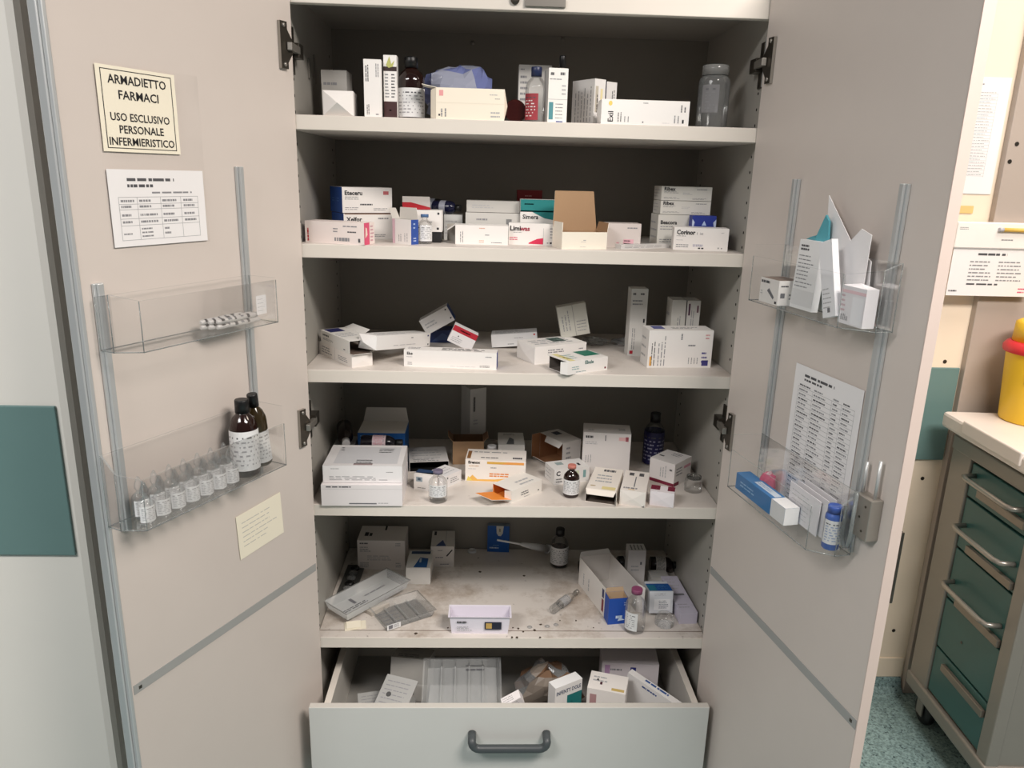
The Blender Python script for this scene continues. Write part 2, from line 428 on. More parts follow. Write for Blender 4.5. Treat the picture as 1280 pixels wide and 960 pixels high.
# ================================================================= THE SETTING
W = .95; XL = -.010; XR = .959; D = .462; T = .0293
SZ = [1.7086, 1.4493, 1.1733, .849, .4934]
TOPZ = 1.918
M_WALLL = paint((.91, .893, .862), .55, 0, .015, .02, 'painted_panel')
M_WALLR = paint((.95, .885, .80), .6, 0, .02, .03, 'cream_wall_paint')
M_TEAL = paint((.41, .525, .515), .5, 0, .03, .02, 'teal_vinyl')
M_TAUPE = paint((.70, .65, .61), .45, 0, .02, .02, 'taupe_panel')
WY = .45
def structure(name, x0, x1, y0, y1, z0, z1, mat, bevel=0.):
    mb = MB(); mb.box(WF, x0, x1, y0, y1, z0, z1, mat); return fin(mb, name, None, bevel, 'structure')
structure('floor', -2.2, 3.2, -3.5, .6, -.05, 0, lino())
structure('wall_back', 1.0, 3.0, WY, WY+.1, 0, 2.7, M_WALLR)
structure('wall_left', -2.2, -.362, -.3, .6, 0, 2.7, M_WALLL, .016)
structure('trim_1', -2.2, -.385, -.306, -.3, .877, 1.176, M_TEAL, .002)      # teal strip, left
structure('trim_2', 1.02, 1.775, WY-.008, WY, .81, 1.095, M_TEAL, .002)       # teal strip, right
structure('trim_3', 1.78, 2.9, WY-.022, WY, .0, 2.7, M_TAUPE, .002)           # taupe wall panel
mb = MB()                                                                     # teal cove where the floor turns up the wall
pr = [(WY-.055, .001), (WY-.03, .006), (WY-.014, .02), (WY-.006, .045), (WY, .05), (WY, .0)]
for i in range(5): mb.poly([V3(1.0, pr[i][0], pr[i][1]), V3(1.775, pr[i][0], pr[i][1]), V3(1.775, pr[i+1][0], pr[i+1][1]), V3(1.0, pr[i+1][0], pr[i+1][1])], lino(), True)
fin(mb, 'baseboard_back', None, 0, 'structure')
structure('trim_4', 1.0, 1.775, WY-.004, WY, .05, .12, M_WALLR, .001)
mb = MB()                                                                      # screw plugs of the wall linings
for q, yy in (((1153, 598), WY), ((1117, 788), WY), ((1181, 452), WY), ((1271, 180), WY-.022), ((1262, 202), WY-.022)):
    P = ony(q, yy); mb.lathe((P, V3(1, 0, 0), V3(0, 0, 1), V3(0, -1, 0)), [(.006, -.001), (.006, .001)], M_DARKST, 8)
fin(mb, 'trim_5', None, 0, 'structure')

# ================================================================= CABINET
cabinet = empty('medicine_cabinet', (W/2, D/2, 0), 'tall grey laminate medicine cabinet with two open doors and five shelves', 'cabinet')
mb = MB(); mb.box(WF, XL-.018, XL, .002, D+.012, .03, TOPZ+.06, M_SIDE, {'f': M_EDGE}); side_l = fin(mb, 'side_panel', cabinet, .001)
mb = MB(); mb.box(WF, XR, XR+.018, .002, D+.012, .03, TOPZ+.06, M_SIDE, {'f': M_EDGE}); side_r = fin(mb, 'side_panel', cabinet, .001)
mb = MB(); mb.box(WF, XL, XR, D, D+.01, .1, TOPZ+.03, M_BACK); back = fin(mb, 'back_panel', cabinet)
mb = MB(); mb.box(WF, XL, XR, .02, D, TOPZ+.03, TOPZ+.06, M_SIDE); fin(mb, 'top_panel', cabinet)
mb = MB(); mb.box(WF, XL-.016, XR+.016, 0, .02, TOPZ-.002, TOPZ+.075, M_EDGE); rail = fin(mb, 'top_rail', cabinet, .0015)
mb = MB(); P = ony((683, 4), 0); mb.box(FR(P), -.042, .038, -.006, -.0005, -.007, .007, M_STEEL); mb.lathe((P+V3(-.062, 0, .004), V3(1, 0, 0), V3(0, 0, 1), V3(0, -1, 0)), [(.009, 0), (.009, .005), (.004, .006)], M_DARKST, 12)
fin(mb, 'latch_plate', rail)
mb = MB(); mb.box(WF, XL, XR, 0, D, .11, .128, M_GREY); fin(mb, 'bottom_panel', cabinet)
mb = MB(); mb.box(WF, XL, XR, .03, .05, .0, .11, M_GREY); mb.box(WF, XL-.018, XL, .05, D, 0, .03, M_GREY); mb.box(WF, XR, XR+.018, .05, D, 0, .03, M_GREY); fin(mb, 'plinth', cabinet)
for i, z in enumerate(SZ):
    mt = stained_board('shelf_board', (.84, .81, .78), (.12, .3, .38, .5, .8)[i], i+1)
    mb = MB(); mb.box(WF, XL+.001, XR-.001, 0, D-.001, z-T, z, mt); sh = fin(mb, 'shelf', cabinet, .0012)
    mb = MB(); mb.box(WF, XL+.001, XR-.001, -.0012, 0, z-T+.001, z-.0012, M_EDGE); fin(mb, 'edge_strip', sh)
mb = MB(); mb.box(WF, XL+.002, XR-.002, .028, .0295, SZ[4], SZ[4]+.0006, paint((.4, .33, .27), .8, 0, .3)); fin(mb, 'groove_line', sh)  # thin dark strip painted for the shaded gap behind the front lip
# rows of shelf-pin holes
for sx, sgn in ((XL, 1), (XR, -1)):
    mb = MB()
    for yy in (.04, D-.04):
        z = .5
        while z < 1.9:
            if all(not (s-T-.006 < z < s+.004) for s in SZ):
                mb.lathe((V3(sx, yy, z), V3(0, 1, 0), V3(0, 0, 1), V3(sgn, 0, 0)), [(.0032, 0), (.0032, .0004)], M_HOLE, 8)
            z += .032
    fin(mb, 'pin_holes', side_l if sx < .5 else side_r, kind='stuff')
# screws in the back
mb = MB()
for q in ((591, 54), (704, 49), (440, 34), (588, 171), (590, 38)):
    P = ony(q, D); mb.lathe((P, V3(1, 0, 0), V3(0, 0, 1), V3(0, -1, 0)), [(.006, 0), (.006, .002), (.002, .004)], M_STEEL, 10)
fin(mb, 'screws', back, kind='stuff')
# clear shelf-support clips on the left wall of the top compartment
for q0, q1 in (((384, 72), (386, 98)), ((391, 68), (392, 105))):
    d = ray(q0); P = CO+d*((XL-CO[0])/d[0]); d = ray(q1); Q = CO+d*((XL-CO[0])/d[0])
    mb = MB(); mb.box(WF, XL+.0005, XL+.004, min(.4, P[1]), min(.4, P[1])+.012, Q[2], P[2], M_STEEL); fin(mb, 'shelf_clip', side_l)

# ---- doors
aL, LL, aR, LR = .4700, .514, .1840, .5554
dL = V3(-math.sin(aL), -math.cos(aL), 0); nL = V3(math.cos(aL), -math.sin(aL), 0); HL = V3(.001, -.003, 0)
dR = V3(math.sin(aR), -math.cos(aR), 0); nR = V3(-math.cos(aR), -math.sin(aR), 0); HR = V3(W-.001, -.003, 0)
FL = (HL, dL, nL, V3(0, 0, 1)); FRR = (HR, dR, nR, V3(0, 0, 1))
def onL(px, off=0.):
    P = onplane(px, HL+nL*off, nL); return (P-HL)@dL, P[2]
def onR(px, off=0.):
    P = onplane(px, HR+nR*off, nR); return (P-HR)@dR, P[2]
ZB = .143
mb = MB(); mb.box(FL, .001, LL-.003, -.018, 0, ZB, 1.99, M_DOOR); door_l = fin(mb, 'door', cabinet, .0012)
mb = MB(); mb.box(FL, LL-.003, LL+.004, -.03, .001, ZB, 1.99, M_ALU); mb.box(FL, LL+.004, LL+.008, -.024, -.006, ZB, 1.99, M_ALU); fin(mb, 'edge_profile', door_l, .0015)
mb = MB(); mb.box(FRR, .001, LR-.001, -.018, 0, ZB, 1.99, M_DOOR); door_r = fin(mb, 'door', cabinet, .0012)
mb = MB(); mb.box(FRR, LR-.001, LR+.0012, -.02, .0005, ZB, 1.99, paint((.80, .735, .70), .5, 0, .03, 0, 'beige_edging')); fin(mb, 'edge_strip', door_r, .0004)
mb = MB(); mb.box(FRR, LR-.03, LR+.002, -.026, -.0205, .93, 1.06, M_DARKST); fin(mb, 'finger_pull', door_r, .002)
for Fd, Ln, dr in ((FL, LL-.006, door_l), (FRR, LR-.002, door_r)):
    mb = MB(); mb.box(Fd, .006, Ln, 0, .0012, .681, .700, paint((.63, .63, .62), .5, 0, .05)); mb.box(Fd, Ln-.016, Ln-.01, .0012, .002, .687, .693, M_DARKST); fin(mb, 'seam_strip', dr)
# hinges: plate on the door, arm, plate on the side wall
def hinge(Fd, z, dr, sx):
    mb = MB(); pts = [(.042, -.042), (.022, -.042), (.022, -.03), (.008, -.012), (.008, .012), (.022, .03), (.022, .044), (.042, .044)]
    O, X, Y, Z = Fd
    lo = [O+X*a+Y*.0004+Z*(z+b) for a, b in pts]; hi = [O+X*a+Y*.007+Z*(z+b) for a, b in pts]
    mb.poly(hi, M_DARKST); mb.poly(lo[::-1], M_DARKST)
    for i in range(8): mb.poly([lo[i], lo[(i+1) % 8], hi[(i+1) % 8], hi[i]], M_STEEL)
    for b in (-.034, .037): mb.lathe((O+X*.032+Z*(z+b)+Y*.007, X, Z, Y), [(.004, 0), (.004, .002), (.001, .003)], M_STEEL, 8)
    hp = fin(mb, 'hinge_plate', dr)
    s = 1 if sx < .5 else -1
    A = O+X*.024+Y*.013+Z*z; B = V3(sx+s*.014, .03, z)
    Xd = unit(B-A); Fm = FR(A, Xd)
    mb = MB(); mb.box(Fm, 0, np.linalg.norm(B-A), -.005, .005, -.0075, .0075, M_STEEL); fin(mb, 'hinge_arm', dr, .0015)
    mb = MB(); mb.box(WF, min(sx, sx+s*.018)+s*.0004, max(sx, sx+s*.018)+s*.0004, .02, .058, z-.014, z+.014, M_DARKST)
    mb.box(WF, min(sx, sx+s*.004)+s*.0004, max(sx, sx+s*.004)+s*.0004, .02, .04, z-.045, z+.045, M_DARKST)
    fin(mb, 'hinge_mount', side_l if sx < .5 else side_r, .001)
for q in ((352, 57), (377, 535)): hinge(FL, onL(q)[1], door_l, XL)
for q in ((972, 75), (914, 540)): hinge(FRR, onR(q)[1], door_r, XR)
# steel strips beside the top hinges (soft-close rods)
for sx, s, z0, z1 in ((XL, 1, 1.80, 1.90), (XL, 1, 1.70, 1.745), (XR, -1, 1.79, 1.885)):
    mb = MB(); mb.box(WF, min(sx+s*.0005, sx+s*.006), max(sx+s*.0005, sx+s*.006), .006, .011, z0, z1, M_ALU); fin(mb, 'hinge_rod', side_l if sx < .5 else side_r)

# ---- lock case on the right door
s0, z0 = onR((1078, 655)); s1, z1 = onR((1104, 622))
mb = MB(); mb.box(FRR, s0, s1+.004, .0005, .024, z0-.012, z1-.004, M_STEEL); lk = fin(mb, 'lock_case', door_r, .0015)
O, X, Y, Z = FRR
mb = MB()
for a, b in ((.15, .2), (.2, .75), (.75, .2), (.8, .8), (.5, .5)): mb.lathe((O+X*(s0+(s1-s0)*a)+Y*.024+Z*(z0-.012+(z1-z0+.008)*b), X, Z, Y), [(.0022, 0), (.0022, .0006)], M_DARKST, 8)
fin(mb, 'rivets', lk, kind='stuff')
for a, hgt in ((s0+.003, .05), (s1-.004, .062)):
    mb = MB(); p = O+X*a+Y*.012; mb.tube([p+Z*(z1-.006), p+Z*(z1+hgt)], .0028, M_ALU, 8); fin(mb, 'lock_rod', lk)

# ---- drawer
DY = -.11; a = ony((385.5, 883), DY); b = ony((887, 886), DY); DX0, DX1, DZ1 = a[0], b[0], (a[2]+b[2])/2
mb = MB(); mb.box(WF, DX0, DX1, DY, DY+.018, .15, DZ1, M_DRAW, {'t': M_GREY}); drawer = fin(mb, 'drawer', cabinet, .0015)
mb = MB(); mb.box(WF, .02, .036, DY+.018, .32, .17, DZ1-.012, M_GREY, {'t': M_EDGE}); fin(mb, 'drawer_side', drawer)
mb = MB(); mb.box(WF, W-.036, W-.02, DY+.018, .32, .17, DZ1-.012, M_GREY, {'t': M_EDGE}); fin(mb, 'drawer_side', drawer)
mb = MB(); mb.box(WF, .036, W-.036, .304, .32, .17, DZ1-.012, M_GREY); fin(mb, 'drawer_back', drawer)
DF = .225
mb = MB(); mb.box(WF, .036, W-.036, DY+.018, .304, DF-.008, DF, paint((.6, .59, .57), .5)); fin(mb, 'drawer_bottom', drawer)
P = ony((586, 914), DY); Q = ony((687, 914), DY); zb = ony((636, 926), DY)[2]
mb = MB(); x0, x1, zt = P[0]+.008, Q[0]-.008, P[2]
r = .018; pts = [V3(x0, DY-.0005, zt-.004), V3(x0, DY-.020, zt-.008)]
for i in range(5):
    t = i/4*math.pi/2; pts.append(V3(x0+r*(1-math.cos(t)), DY-.026, zt-.010-r*math.sin(t)))
right = [V3(x0+x1-p[0], p[1], p[2]) for p in pts[::-1]]
mb.tube(pts+right, .0098, M_HANDLE, 12); fin(mb, 'handle', drawer)
for xs in (XL+.0005, XR-.0125):
    mb = MB(); mb.box(WF, xs, xs+.012, .005, .36, .26, .30, M_STEEL); fin(mb, 'drawer_runner', cabinet)

# ================================================================= DOOR RACKS
def rack(Fd, label, rails, bins, side):
    O, X, Y, Z = Fd
    e = empty('door_rack', O+X*.3+V3(0, 0, .9)+Y*.01, label, 'rack', 'clear plastic racks on the cabinet doors')
    for s, za, zb_, wd, th in rails:
        mb = MB(); mb.box(Fd, s-wd/2, s+wd/2, .0006, th*.55, za, zb_, M_ALU); mb.box(Fd, s-wd*.28, s+wd*.28, th*.55, th, za, zb_, M_ALU); fin(mb, 'rail', e, .0012)
    for s0, s1, zb_, zf, zk, dp, ch in bins:
        mb = MB(); t = .0025; y0 = .0125
        foot = [(s0, y0), (s0, y0+dp), (s1-ch, y0+dp), (s1, y0+dp*.45), (s1, y0)]
        loc = lambda a, b, z: O+X*a+Y*b+Z*z
        n = len(foot); cx = sum(p[0] for p in foot)/n; cy = sum(p[1] for p in foot)/n
        ins = [(p[0]+(t if p[0] < cx else -t), p[1]+(t if p[1] < cy else -t)) for p in foot]
        hts = [(zk, zk), (zf, zf), (zf, zf+.01), (zf+.01, zk), (zk, zk)]
        mb.poly([loc(*p, zb_) for p in foot], M_ACR); mb.poly([loc(*p, zb_+t) for p in ins], M_ACR)
        for i in range(n):
            j = (i+1) % n; ha, hb = hts[i]
            a, b = foot[i], foot[j]; c, d = ins[i], ins[j]
            mb.poly([loc(*a, zb_), loc(*b, zb_), loc(*b, hb), loc(*a, ha)], M_ACR)
            mb.poly([loc(*c, zb_+t), loc(*d, zb_+t), loc(*d, hb), loc(*c, ha)], M_ACR)
            mb.poly([loc(*a, ha), loc(*b, hb), loc(*d, hb), loc(*c, ha)], M_CEDGE)
            mb.tube([loc(*a, zb_+.001), loc(*b, zb_+.001)], .0010, M_CEDGE, 6)
            mb.tube([loc(*a, zb_), loc(*a, ha)], .0008, M_CEDGE, 6)
        fin(mb, 'bin', e)
    return e
DP = .066
BL_U = (.172, .50, 1.316, 1.398, 1.402, DP, .025)
BL_L = (.172, .525, 1.022, 1.111, 1.148, DP, .02)
rackL = rack(FL, 'clear plastic two-bin rack on aluminium rails on the left door', [(.171, .99, 1.603, .016, .012), (.486, 1.0, 1.421, .018, .012)], [BL_U, BL_L], -1)
BR_U = (.178, .50, 1.378, 1.464, 1.486, DP, .045)
BR_L = (.176, .486, .985, 1.068, 1.10, DP, .03)
rackR = rack(FRR, 'clear plastic two-bin rack on aluminium rails on the right door', [(.176, .96, 1.608, .016, .012), (.468, 1.42, 1.604, .016, .012), (.468, .985, 1.425, .022, .0124)], [BR_U, BR_L], 1)
O, X, Y, Z = FRR   # bent clear rod at the foot of the right rack
mb = MB(); q = [(.481, 1.075), (.482, 1.02), (.49, 1.004), (.499, 1.01), (.502, 1.03), (.502, 1.11)]
mb.tube([O+X*a+Y*.031+Z*b for a, b in q], .0035, M_CEDGE, 8); fin(mb, 'clear_loop', rackR)

# ================================================================= PAPERS ON DOORS AND WALL
def sheet(name, label, cat, O, U, V, w, h, mat, fn=None, group=None, tilt_=0., thick=.0006):
    U = unit(U); V = unit(V); N = np.cross(U, V)
    c, s = math.cos(tilt_), math.sin(tilt_); U, V = U*c+V*s, V*c-U*s
    mb = MB(); F = (O, U, -N, V)
    mb.box(F, 0, w, -thick, 0, 0, h, mat)
    if fn: fn(Plane(mb, O+N*thick, U, V, w, h, .0002))
    return fin(mb, name, label=label, cat=cat, group=group)
O, X, Y, Z = FL
def PL(s, z, off=.0008): return HL+dL*s+nL*off+V3(0, 0, z)
def PR(s, z, off=.0008): return HR+dR*s+nR*off+V3(0, 0, z)
def sign(p):
    for a in ((.05, .04, .95, .05), (.05, .95, .95, .96)): p.rect(*a, K)
    for a in ((.05, .04, .06, .96), (.94, .04, .95, .96)): p.rect(*a, K)
    for t, v, h, mw in (('ARMADIETTO', .80, .105, .74), ('FARMACI', .625, .105, .52), ('USO ESCLUSIVO', .37, .095, .76), ('PERSONALE', .225, .095, .57), ('INFERMIERISTICO', .08, .095, .84)):
        p.text(t, .5, v, p.h*h, (.08, .08, .1), bold=.015, align='c', maxw=mw)
a = onL((118, 80)); b = onL((216, 93)); c = onL((127, 190)); d = onL((224, 192))
sgn = sheet('wall_sign', 'white framed notice reading ARMADIETTO FARMACI taped to the left door', 'sign', PL(a[0]+.003, (c[1]+d[1])/2, .003), -dL, V3(0, 0, 1), (a[0]+c[0]-b[0]-d[0])/2, (a[1]+b[1]-c[1]-d[1])/2, M_CREAM, sign)
a = onL((131, 213)); b = onL((251, 212)); c = onL((141, 310)); d = onL((257, 300))
def table(p):
    p.lines(.18, .84, .78, .90, 1, K, 3, fill=.8, full=1); p.lines(.18, .76, .5, .82, 1, K, 4, fill=.8, full=1); p.lines(.42, .68, .9, .72, 1, GR, 5, fill=.7, full=1)
    for v in (.64, .55, .48, .36, .27, .08): p.rect(.08, v, .92, v+.006, LG)
    for u in (.08, .26, .5, .72, .915): p.rect(u, .08, u+.004, .646, LG)
    for i, v in enumerate((.565, .49, .38, .29)):
        for j, (u, e) in enumerate(((.1, .24), (.28, .46), (.52, .68), (.75, .9))): p.lines(u, v, e, v+.06, 1, GR, i*7+j, fill=.6)
    p.lines(.28, .1, .46, .25, 3, GR, 31, fill=.5); p.lines(.52, .12, .6, .25, 2, GR, 32, fill=.5); p.lines(.1, .14, .2, .19, 1, GR, 33)
sheet('paper_sheet', 'white printed table sheet below the framed notice on the left door', 'paper', PL(a[0], (c[1]+d[1])/2, .003), -dL, V3(0, 0, 1), (a[0]+c[0]-b[0]-d[0])/2, (a[1]+b[1]-c[1]-d[1])/2, M_PAPER, table, 'papers taped to the doors', .0)
s_, z_ = onL((262, 302)); s2_, z2_ = onL((240, 95))
sheet('plastic_sleeve', 'clear plastic sleeve behind the notice and table sheet on the left door', 'sleeve', PL(.452, z_, .0006), -dL, V3(0, 0, 1), .452-s_, z2_-z_, M_FILM, None)
a = onL((297, 645)); b = onL((352, 622)); c = onL((300, 700)); d = onL((354, 665))
sheet('paper_note', 'small cream handwritten note stuck low on the left door', 'paper', PL(c[0], c[1], .0015), -dL, V3(0, 0, 1), c[0]-d[0], a[1]-c[1], M_CREAM, lambda p: p.lines(.1, .2, .9, .85, 6, (.74, .72, .68), 9, fill=.2, full=.8), 'papers taped to the doors', math.atan2(d[1]-c[1], c[0]-d[0]))
a = onR((997, 453)); b = onR((1082, 489))
def longtable(p):
    p.lines(.16, .93, .72, .955, 1, K, 3, fill=.8, full=1); p.lines(.16, .905, .5, .925, 1, K, 4, fill=.8, full=1)
    for i in range(27):
        v = .86-i*.03
        p.rect(.08, v, .92, v+.0022, LG)
        for j, (u, e) in enumerate(((.1, .28), (.33, .55), (.62, .7), (.76, .9))): p.lines(u, v+.004, e, v+.024, 1, GR if (i+j) % 3 else K, i*9+j, fill=.6, full=.7)
    for u in (.08, .31, .6, .74, .918): p.rect(u, .08, u+.003, .862, LG)
sheet('paper_sheet', 'white A4 list with a long ruled table above the lower bin on right door', 'paper', PR(a[0], a[1]-.297, .0015), dR, V3(0, 0, 1), b[0]-a[0], .297, M_PAPER, longtable, 'papers taped to the doors')
# right wall papers
def walltable(p):
    p.lines(.3, .93, .8, .95, 1, GR, 3, fill=.7)
    for i in range(27):
        v = .86-i*.027; p.rect(.1, v, .85, v+.002, LG); p.lines(.62, v+.004, .84, v+.02, 1, LG, i, fill=.5); p.lines(.12, v+.004, .5, v+.02, 1, LG, i+60, fill=.5)
    for u in (.1, .6, .85): p.rect(u, .15, u+.003, .87, LG)
sheet('paper_sheet', 'white list taped to the cream wall beside the right door', 'paper', V3(1.565, WY-.002, 1.585), V3(1, 0, 0), V3(0, 0, 1), .205, .298, M_PAPER, walltable)
sheet('tape_strip', 'yellow masking tape strip on the cream wall under the list', 'tape', V3(1.6, WY-.002, 1.533), V3(1, 0, 0), V3(0, 0, 1), .13, .02, paint((.9, .76, .5), .6), None)
e = empty('document_holder', (1.83, WY-.02, 1.44), 'white wall document holder with a pencil and a printed sheet hanging under it', 'holder')
mb = MB(); mb.box(WF, 1.665, 2.02, WY-.05, WY-.024, 1.442, 1.512, paint((.95, .93, .91), .45)); hb = fin(mb, 'holder_body', e, .003)
p_ = MB(); pp = Plane(p_, V3(1.665, WY-.0502, 1.442), V3(1, 0, 0), V3(0, 0, 1), .355, .07); pp.lines(.02, .7, .1, .82, 2, GR, 5, fill=.4); pp.lines(.36, .3, .46, .4, 1, GR, 6, fill=.5); pp.rect(.0, .0, 1, .02, LG); fin(p_, 'printing', hb)
mb = MB(); mb.box(WF, 1.668, 1.905, WY-.046, WY-.045, 1.312, 1.442, M_PAPER)
pp = Plane(mb, V3(1.668, WY-.0462, 1.312), V3(1, 0, 0), V3(0, 0, 1), .237, .13)
pp.lines(.3, .84, .8, .92, 1, K, 8, fill=.7); pp.lines(.22, .3, .52, .76, 6, GR, 11, fill=.4); pp.lines(.56, .3, .88, .76, 6, GR, 12, fill=.4); pp.lines(.22, .22, .8, .28, 1, K, 14, fill=.7); pp.lines(.02, .06, .12, .14, 1, K, 15); pp.lines(.85, .06, .97, .2, 2, PINK, 16)
fin(mb, 'hanging_sheet', e)
P = ony((1249, 287), WY-.055)
mb = MB(); mb.tube([P, P+V3(.012, 0, 0)], .0055, paint((.75, .75, .78), .4), 8); mb.tube([P+V3(.012, 0, 0), P+V3(.19, 0, -.002)], .0052, paint((.9, .74, .35), .5), 8); pen = fin(mb, 'pencil', e)

# ================================================================= TROLLEY AND SHARPS BIN
ya = math.radians(3); tY = V3(math.sin(ya), math.cos(ya), 0); tX = V3(math.cos(ya), -math.sin(ya), 0)
T0 = V3(1.7253, .1867, 0)-tY*.24
FT = (T0, tX, tY, V3(0, 0, 1))
TW, TD = .40, .52
M_TFRAME = paint((.55, .53, .50), .4, .3, .04, 0, 'cart_frame')
M_TDRAW = paint((.19, .37, .36), .4, 0, .03, .02, 'cart_teal')
cart = empty('medical_cart', T0+tX*TD/2+tY*TW/2, 'grey medical cart with teal drawers and a white moulded top', 'cart')
for x in (0, TD-.035):
    for y, yw in ((0, .045), (TW-.092, .092)):
        mb = MB(); mb.box(FT, x, x+.035, y, y+yw, .12, .93, M_TFRAME); fin(mb, 'corner_post', cart, .004)
mb = MB(); mb.box(FT, .035, TD-.035, .004, .012, .13, .92, M_TFRAME); fin(mb, 'side_panel', cart)
mb = MB(); mb.box(FT, .035, TD-.035, TW-.012, TW-.004, .13, .92, M_TFRAME); fin(mb, 'side_panel', cart)
mb = MB(); mb.box(FT, -.006, TD+.006, -.004, TW+.004, .105, .15, M_TFRAME); fin(mb, 'base_frame', cart, .005)
mb = MB(); mb.box(FT, -.004, .03, .0, TW, .885, .925, M_TFRAME); fin(mb, 'top_rail', cart, .004)
def zface(q): return onplane(q, T0, tX)[2]
zs = [.878, .777, .623, .464, .303, .152]
for i in range(5):
    z1, z0 = zs[i]-.003, zs[i+1]+.003
    mb = MB(); mb.box(FT, .006, .03, .047, TW-.094, z0, z1, M_TDRAW); mb.box(FT, .036, TD-.04, .05, TW-.096, z0+.004, z1-.012, M_TFRAME); dw = fin(mb, 'drawer', cart, .0025)
    zz = {0: z0+.03, 1: z0+.02, 2: z0+.014, 4: z1-.03}.get(i)
    if zz:
        mb = MB(); mb.box(FT, -.006, .0058, .05, TW-.15, zz-.012, zz+.01, paint((.5, .47, .43), .35, .5, .15)); fin(mb, 'label_rail', dw, .002)
    if i in (0, 1, 2):
        mb = MB(); zh = (z0+.065, z0+.072, z0+.056)[i]
        q = [(.006, TW-.115), (-.028, TW-.12), (-.034, TW-.14), (-.034, .09), (-.028, .07), (.006, .065)]
        mb.tube([T0+tX*a+tY*b+V3(0, 0, zh) for a, b in q], .007, M_STEEL, 10); fin(mb, 'handle', dw)
    if i == 3:
        mb = MB(); mb.lathe((T0+tX*.006+tY*.2+V3(0, 0, (z0+z1)/2), tY, V3(0, 0, 1), -tX), [(.004, 0), (.004, .001)], M_DARKST, 8); fin(mb, 'screw', dw)
mb = MB(); mb.box(FT, -.03, TD+.03, -.03, TW+.03, .94, .985, paint((.9, .86, .83), .35, 0, .04, .02, 'moulded_plastic')); top = fin(mb, 'worktop', cart, .009)
mb = MB(); mb.box(FT, -.035, -.022, .07, TW-.08, .955, .992, paint((.9, .86, .83), .35, 0, .04, .02, 'moulded_plastic')); fin(mb, 'grip_lip', top, .004)
for x in (.04, TD-.04):
    for y in (.05, TW-.05):
        mb = MB(); c = T0+tX*x+tY*y
        mb.lathe((c+V3(0, 0, .042)-tX*.013, tY, V3(0, 0, 1), tX), [(.02, 0), (.039, .002), (.042, .008), (.042, .018), (.039, .024), (.02, .026)], M_BLACK, 18); cs = fin(mb, 'caster', cart)
        mb = MB(); mb.box((c, tX, tY, V3(0, 0, 1)), -.02, -.016, -.016, .016, .03, .104, M_TFRAME); mb.box((c, tX, tY, V3(0, 0, 1)), .016, .02, -.016, .016, .03, .104, M_TFRAME); mb.box((c, tX, tY, V3(0, 0, 1)), -.02, .02, -.018, .018, .09, .104, M_TFRAME); fin(mb, 'caster_fork', cs)
P = onz((1258, 527), .985); c = V3(P[0]+.075, P[1]+.01, .986)
e = empty('sharps_bin', c, 'yellow plastic sharps bin with a red lid standing on the medical cart', 'bin')
M_YEL = paint((.93, .76, .16), .4, 0, .03, 0, 'yellow_plastic'); F = FR(c)
mb = MB(); mb.lathe(F, [(.075, 0), (.078, .004), (.09, .19), (.092, .2)], M_YEL, 32); fin(mb, 'bin_body', e)
mb = MB(); mb.lathe(F, [(.097, .19), (.1, .194), (.1, .206), (.092, .216), (.086, .22)], paint((.83, .16, .2), .4), 32); fin(mb, 'lid', e)
mb = MB(); mb.lathe(F, [(.082, .22), (.08, .27), (.07, .276)], M_YEL, 32); fin(mb, 'lid_insert', e)
mb = MB(); mb.lathe(F, [(.0880, .115), (.0895, .15)], ink((.2, .18, .1)), 6, False, False, -2.6, -2.2); fin(mb, 'hazard_mark', e)

# ================================================================= GOODS ON THE SHELVES
exec_items = True
S1, S2, S3, S4, S5 = SZ
G1, G2, G3, G4, G5, GD = 'medicine boxes on the top shelf', 'medicine boxes on the second shelf', 'medicine boxes on the third shelf', 'medicine boxes on the fourth shelf', 'medicine boxes on the bottom shelf', 'medicine boxes in the drawer'
B = 'medicine_box'; MBT = 'medicine_bottle'
LABW = paint((.88, .88, .88), .6, 0, .02, 0, 'label_paper')
WHITEP = paint((.9, .9, .9), .4, 0, .03, 0, 'white_plastic')
def lie(P, R, H, az, up=0.):
    """axis of a lying bottle: P under its foot end on the surface"""
    a = math.radians(az); d = V3(math.cos(a), math.sin(a), math.sin(math.radians(up)))
    return P+V3(0, 0, R), unit(d)
def crumple(name, label, cat, P, sx, sy, sz, mats, seed, group=None, n=4, parent=None, amp=.35, kind=None):
    """crushed bag: a dented closed surface resting on P"""
    R = random.Random(seed); mb = MB(); nu, nv = 18, 10
    ph = [(R.uniform(1, 5), R.uniform(1, 5), R.uniform(0, 6), R.uniform(.3, 1)) for _ in range(7)]
    def pt(i, j):
        u = 2*math.pi*i/nu; v = -math.pi/2+math.pi*j/nv
        k = 1+amp*sum(a*math.sin(round(f)*u+c)*math.cos(g*2*v+c) for f, g, c, a in ph)/2.2+(R.uniform(-.06, .06) if 0 < j < nv else 0)
        return (P[0]+sx/2*k*math.cos(u)*math.cos(v), P[1]+sy/2*k*math.sin(u)*math.cos(v), P[2]+max(0.0005, sz/2+sz/2*k*math.sin(v)))
    g = [[pt(i, j) for i in range(nu)] for j in range(nv+1)]
    for j in range(nv):
        for i in range(nu):
            i2 = (i+1) % nu
            m = mats[(int(i*len(mats)/nu)+(j//4)) % len(mats)]
            mb.poly([g[j][i], g[j][i2], g[j+1][i2], g[j+1][i]], m, False)
    return fin(mb, name, parent, 0, kind, label, cat, group)
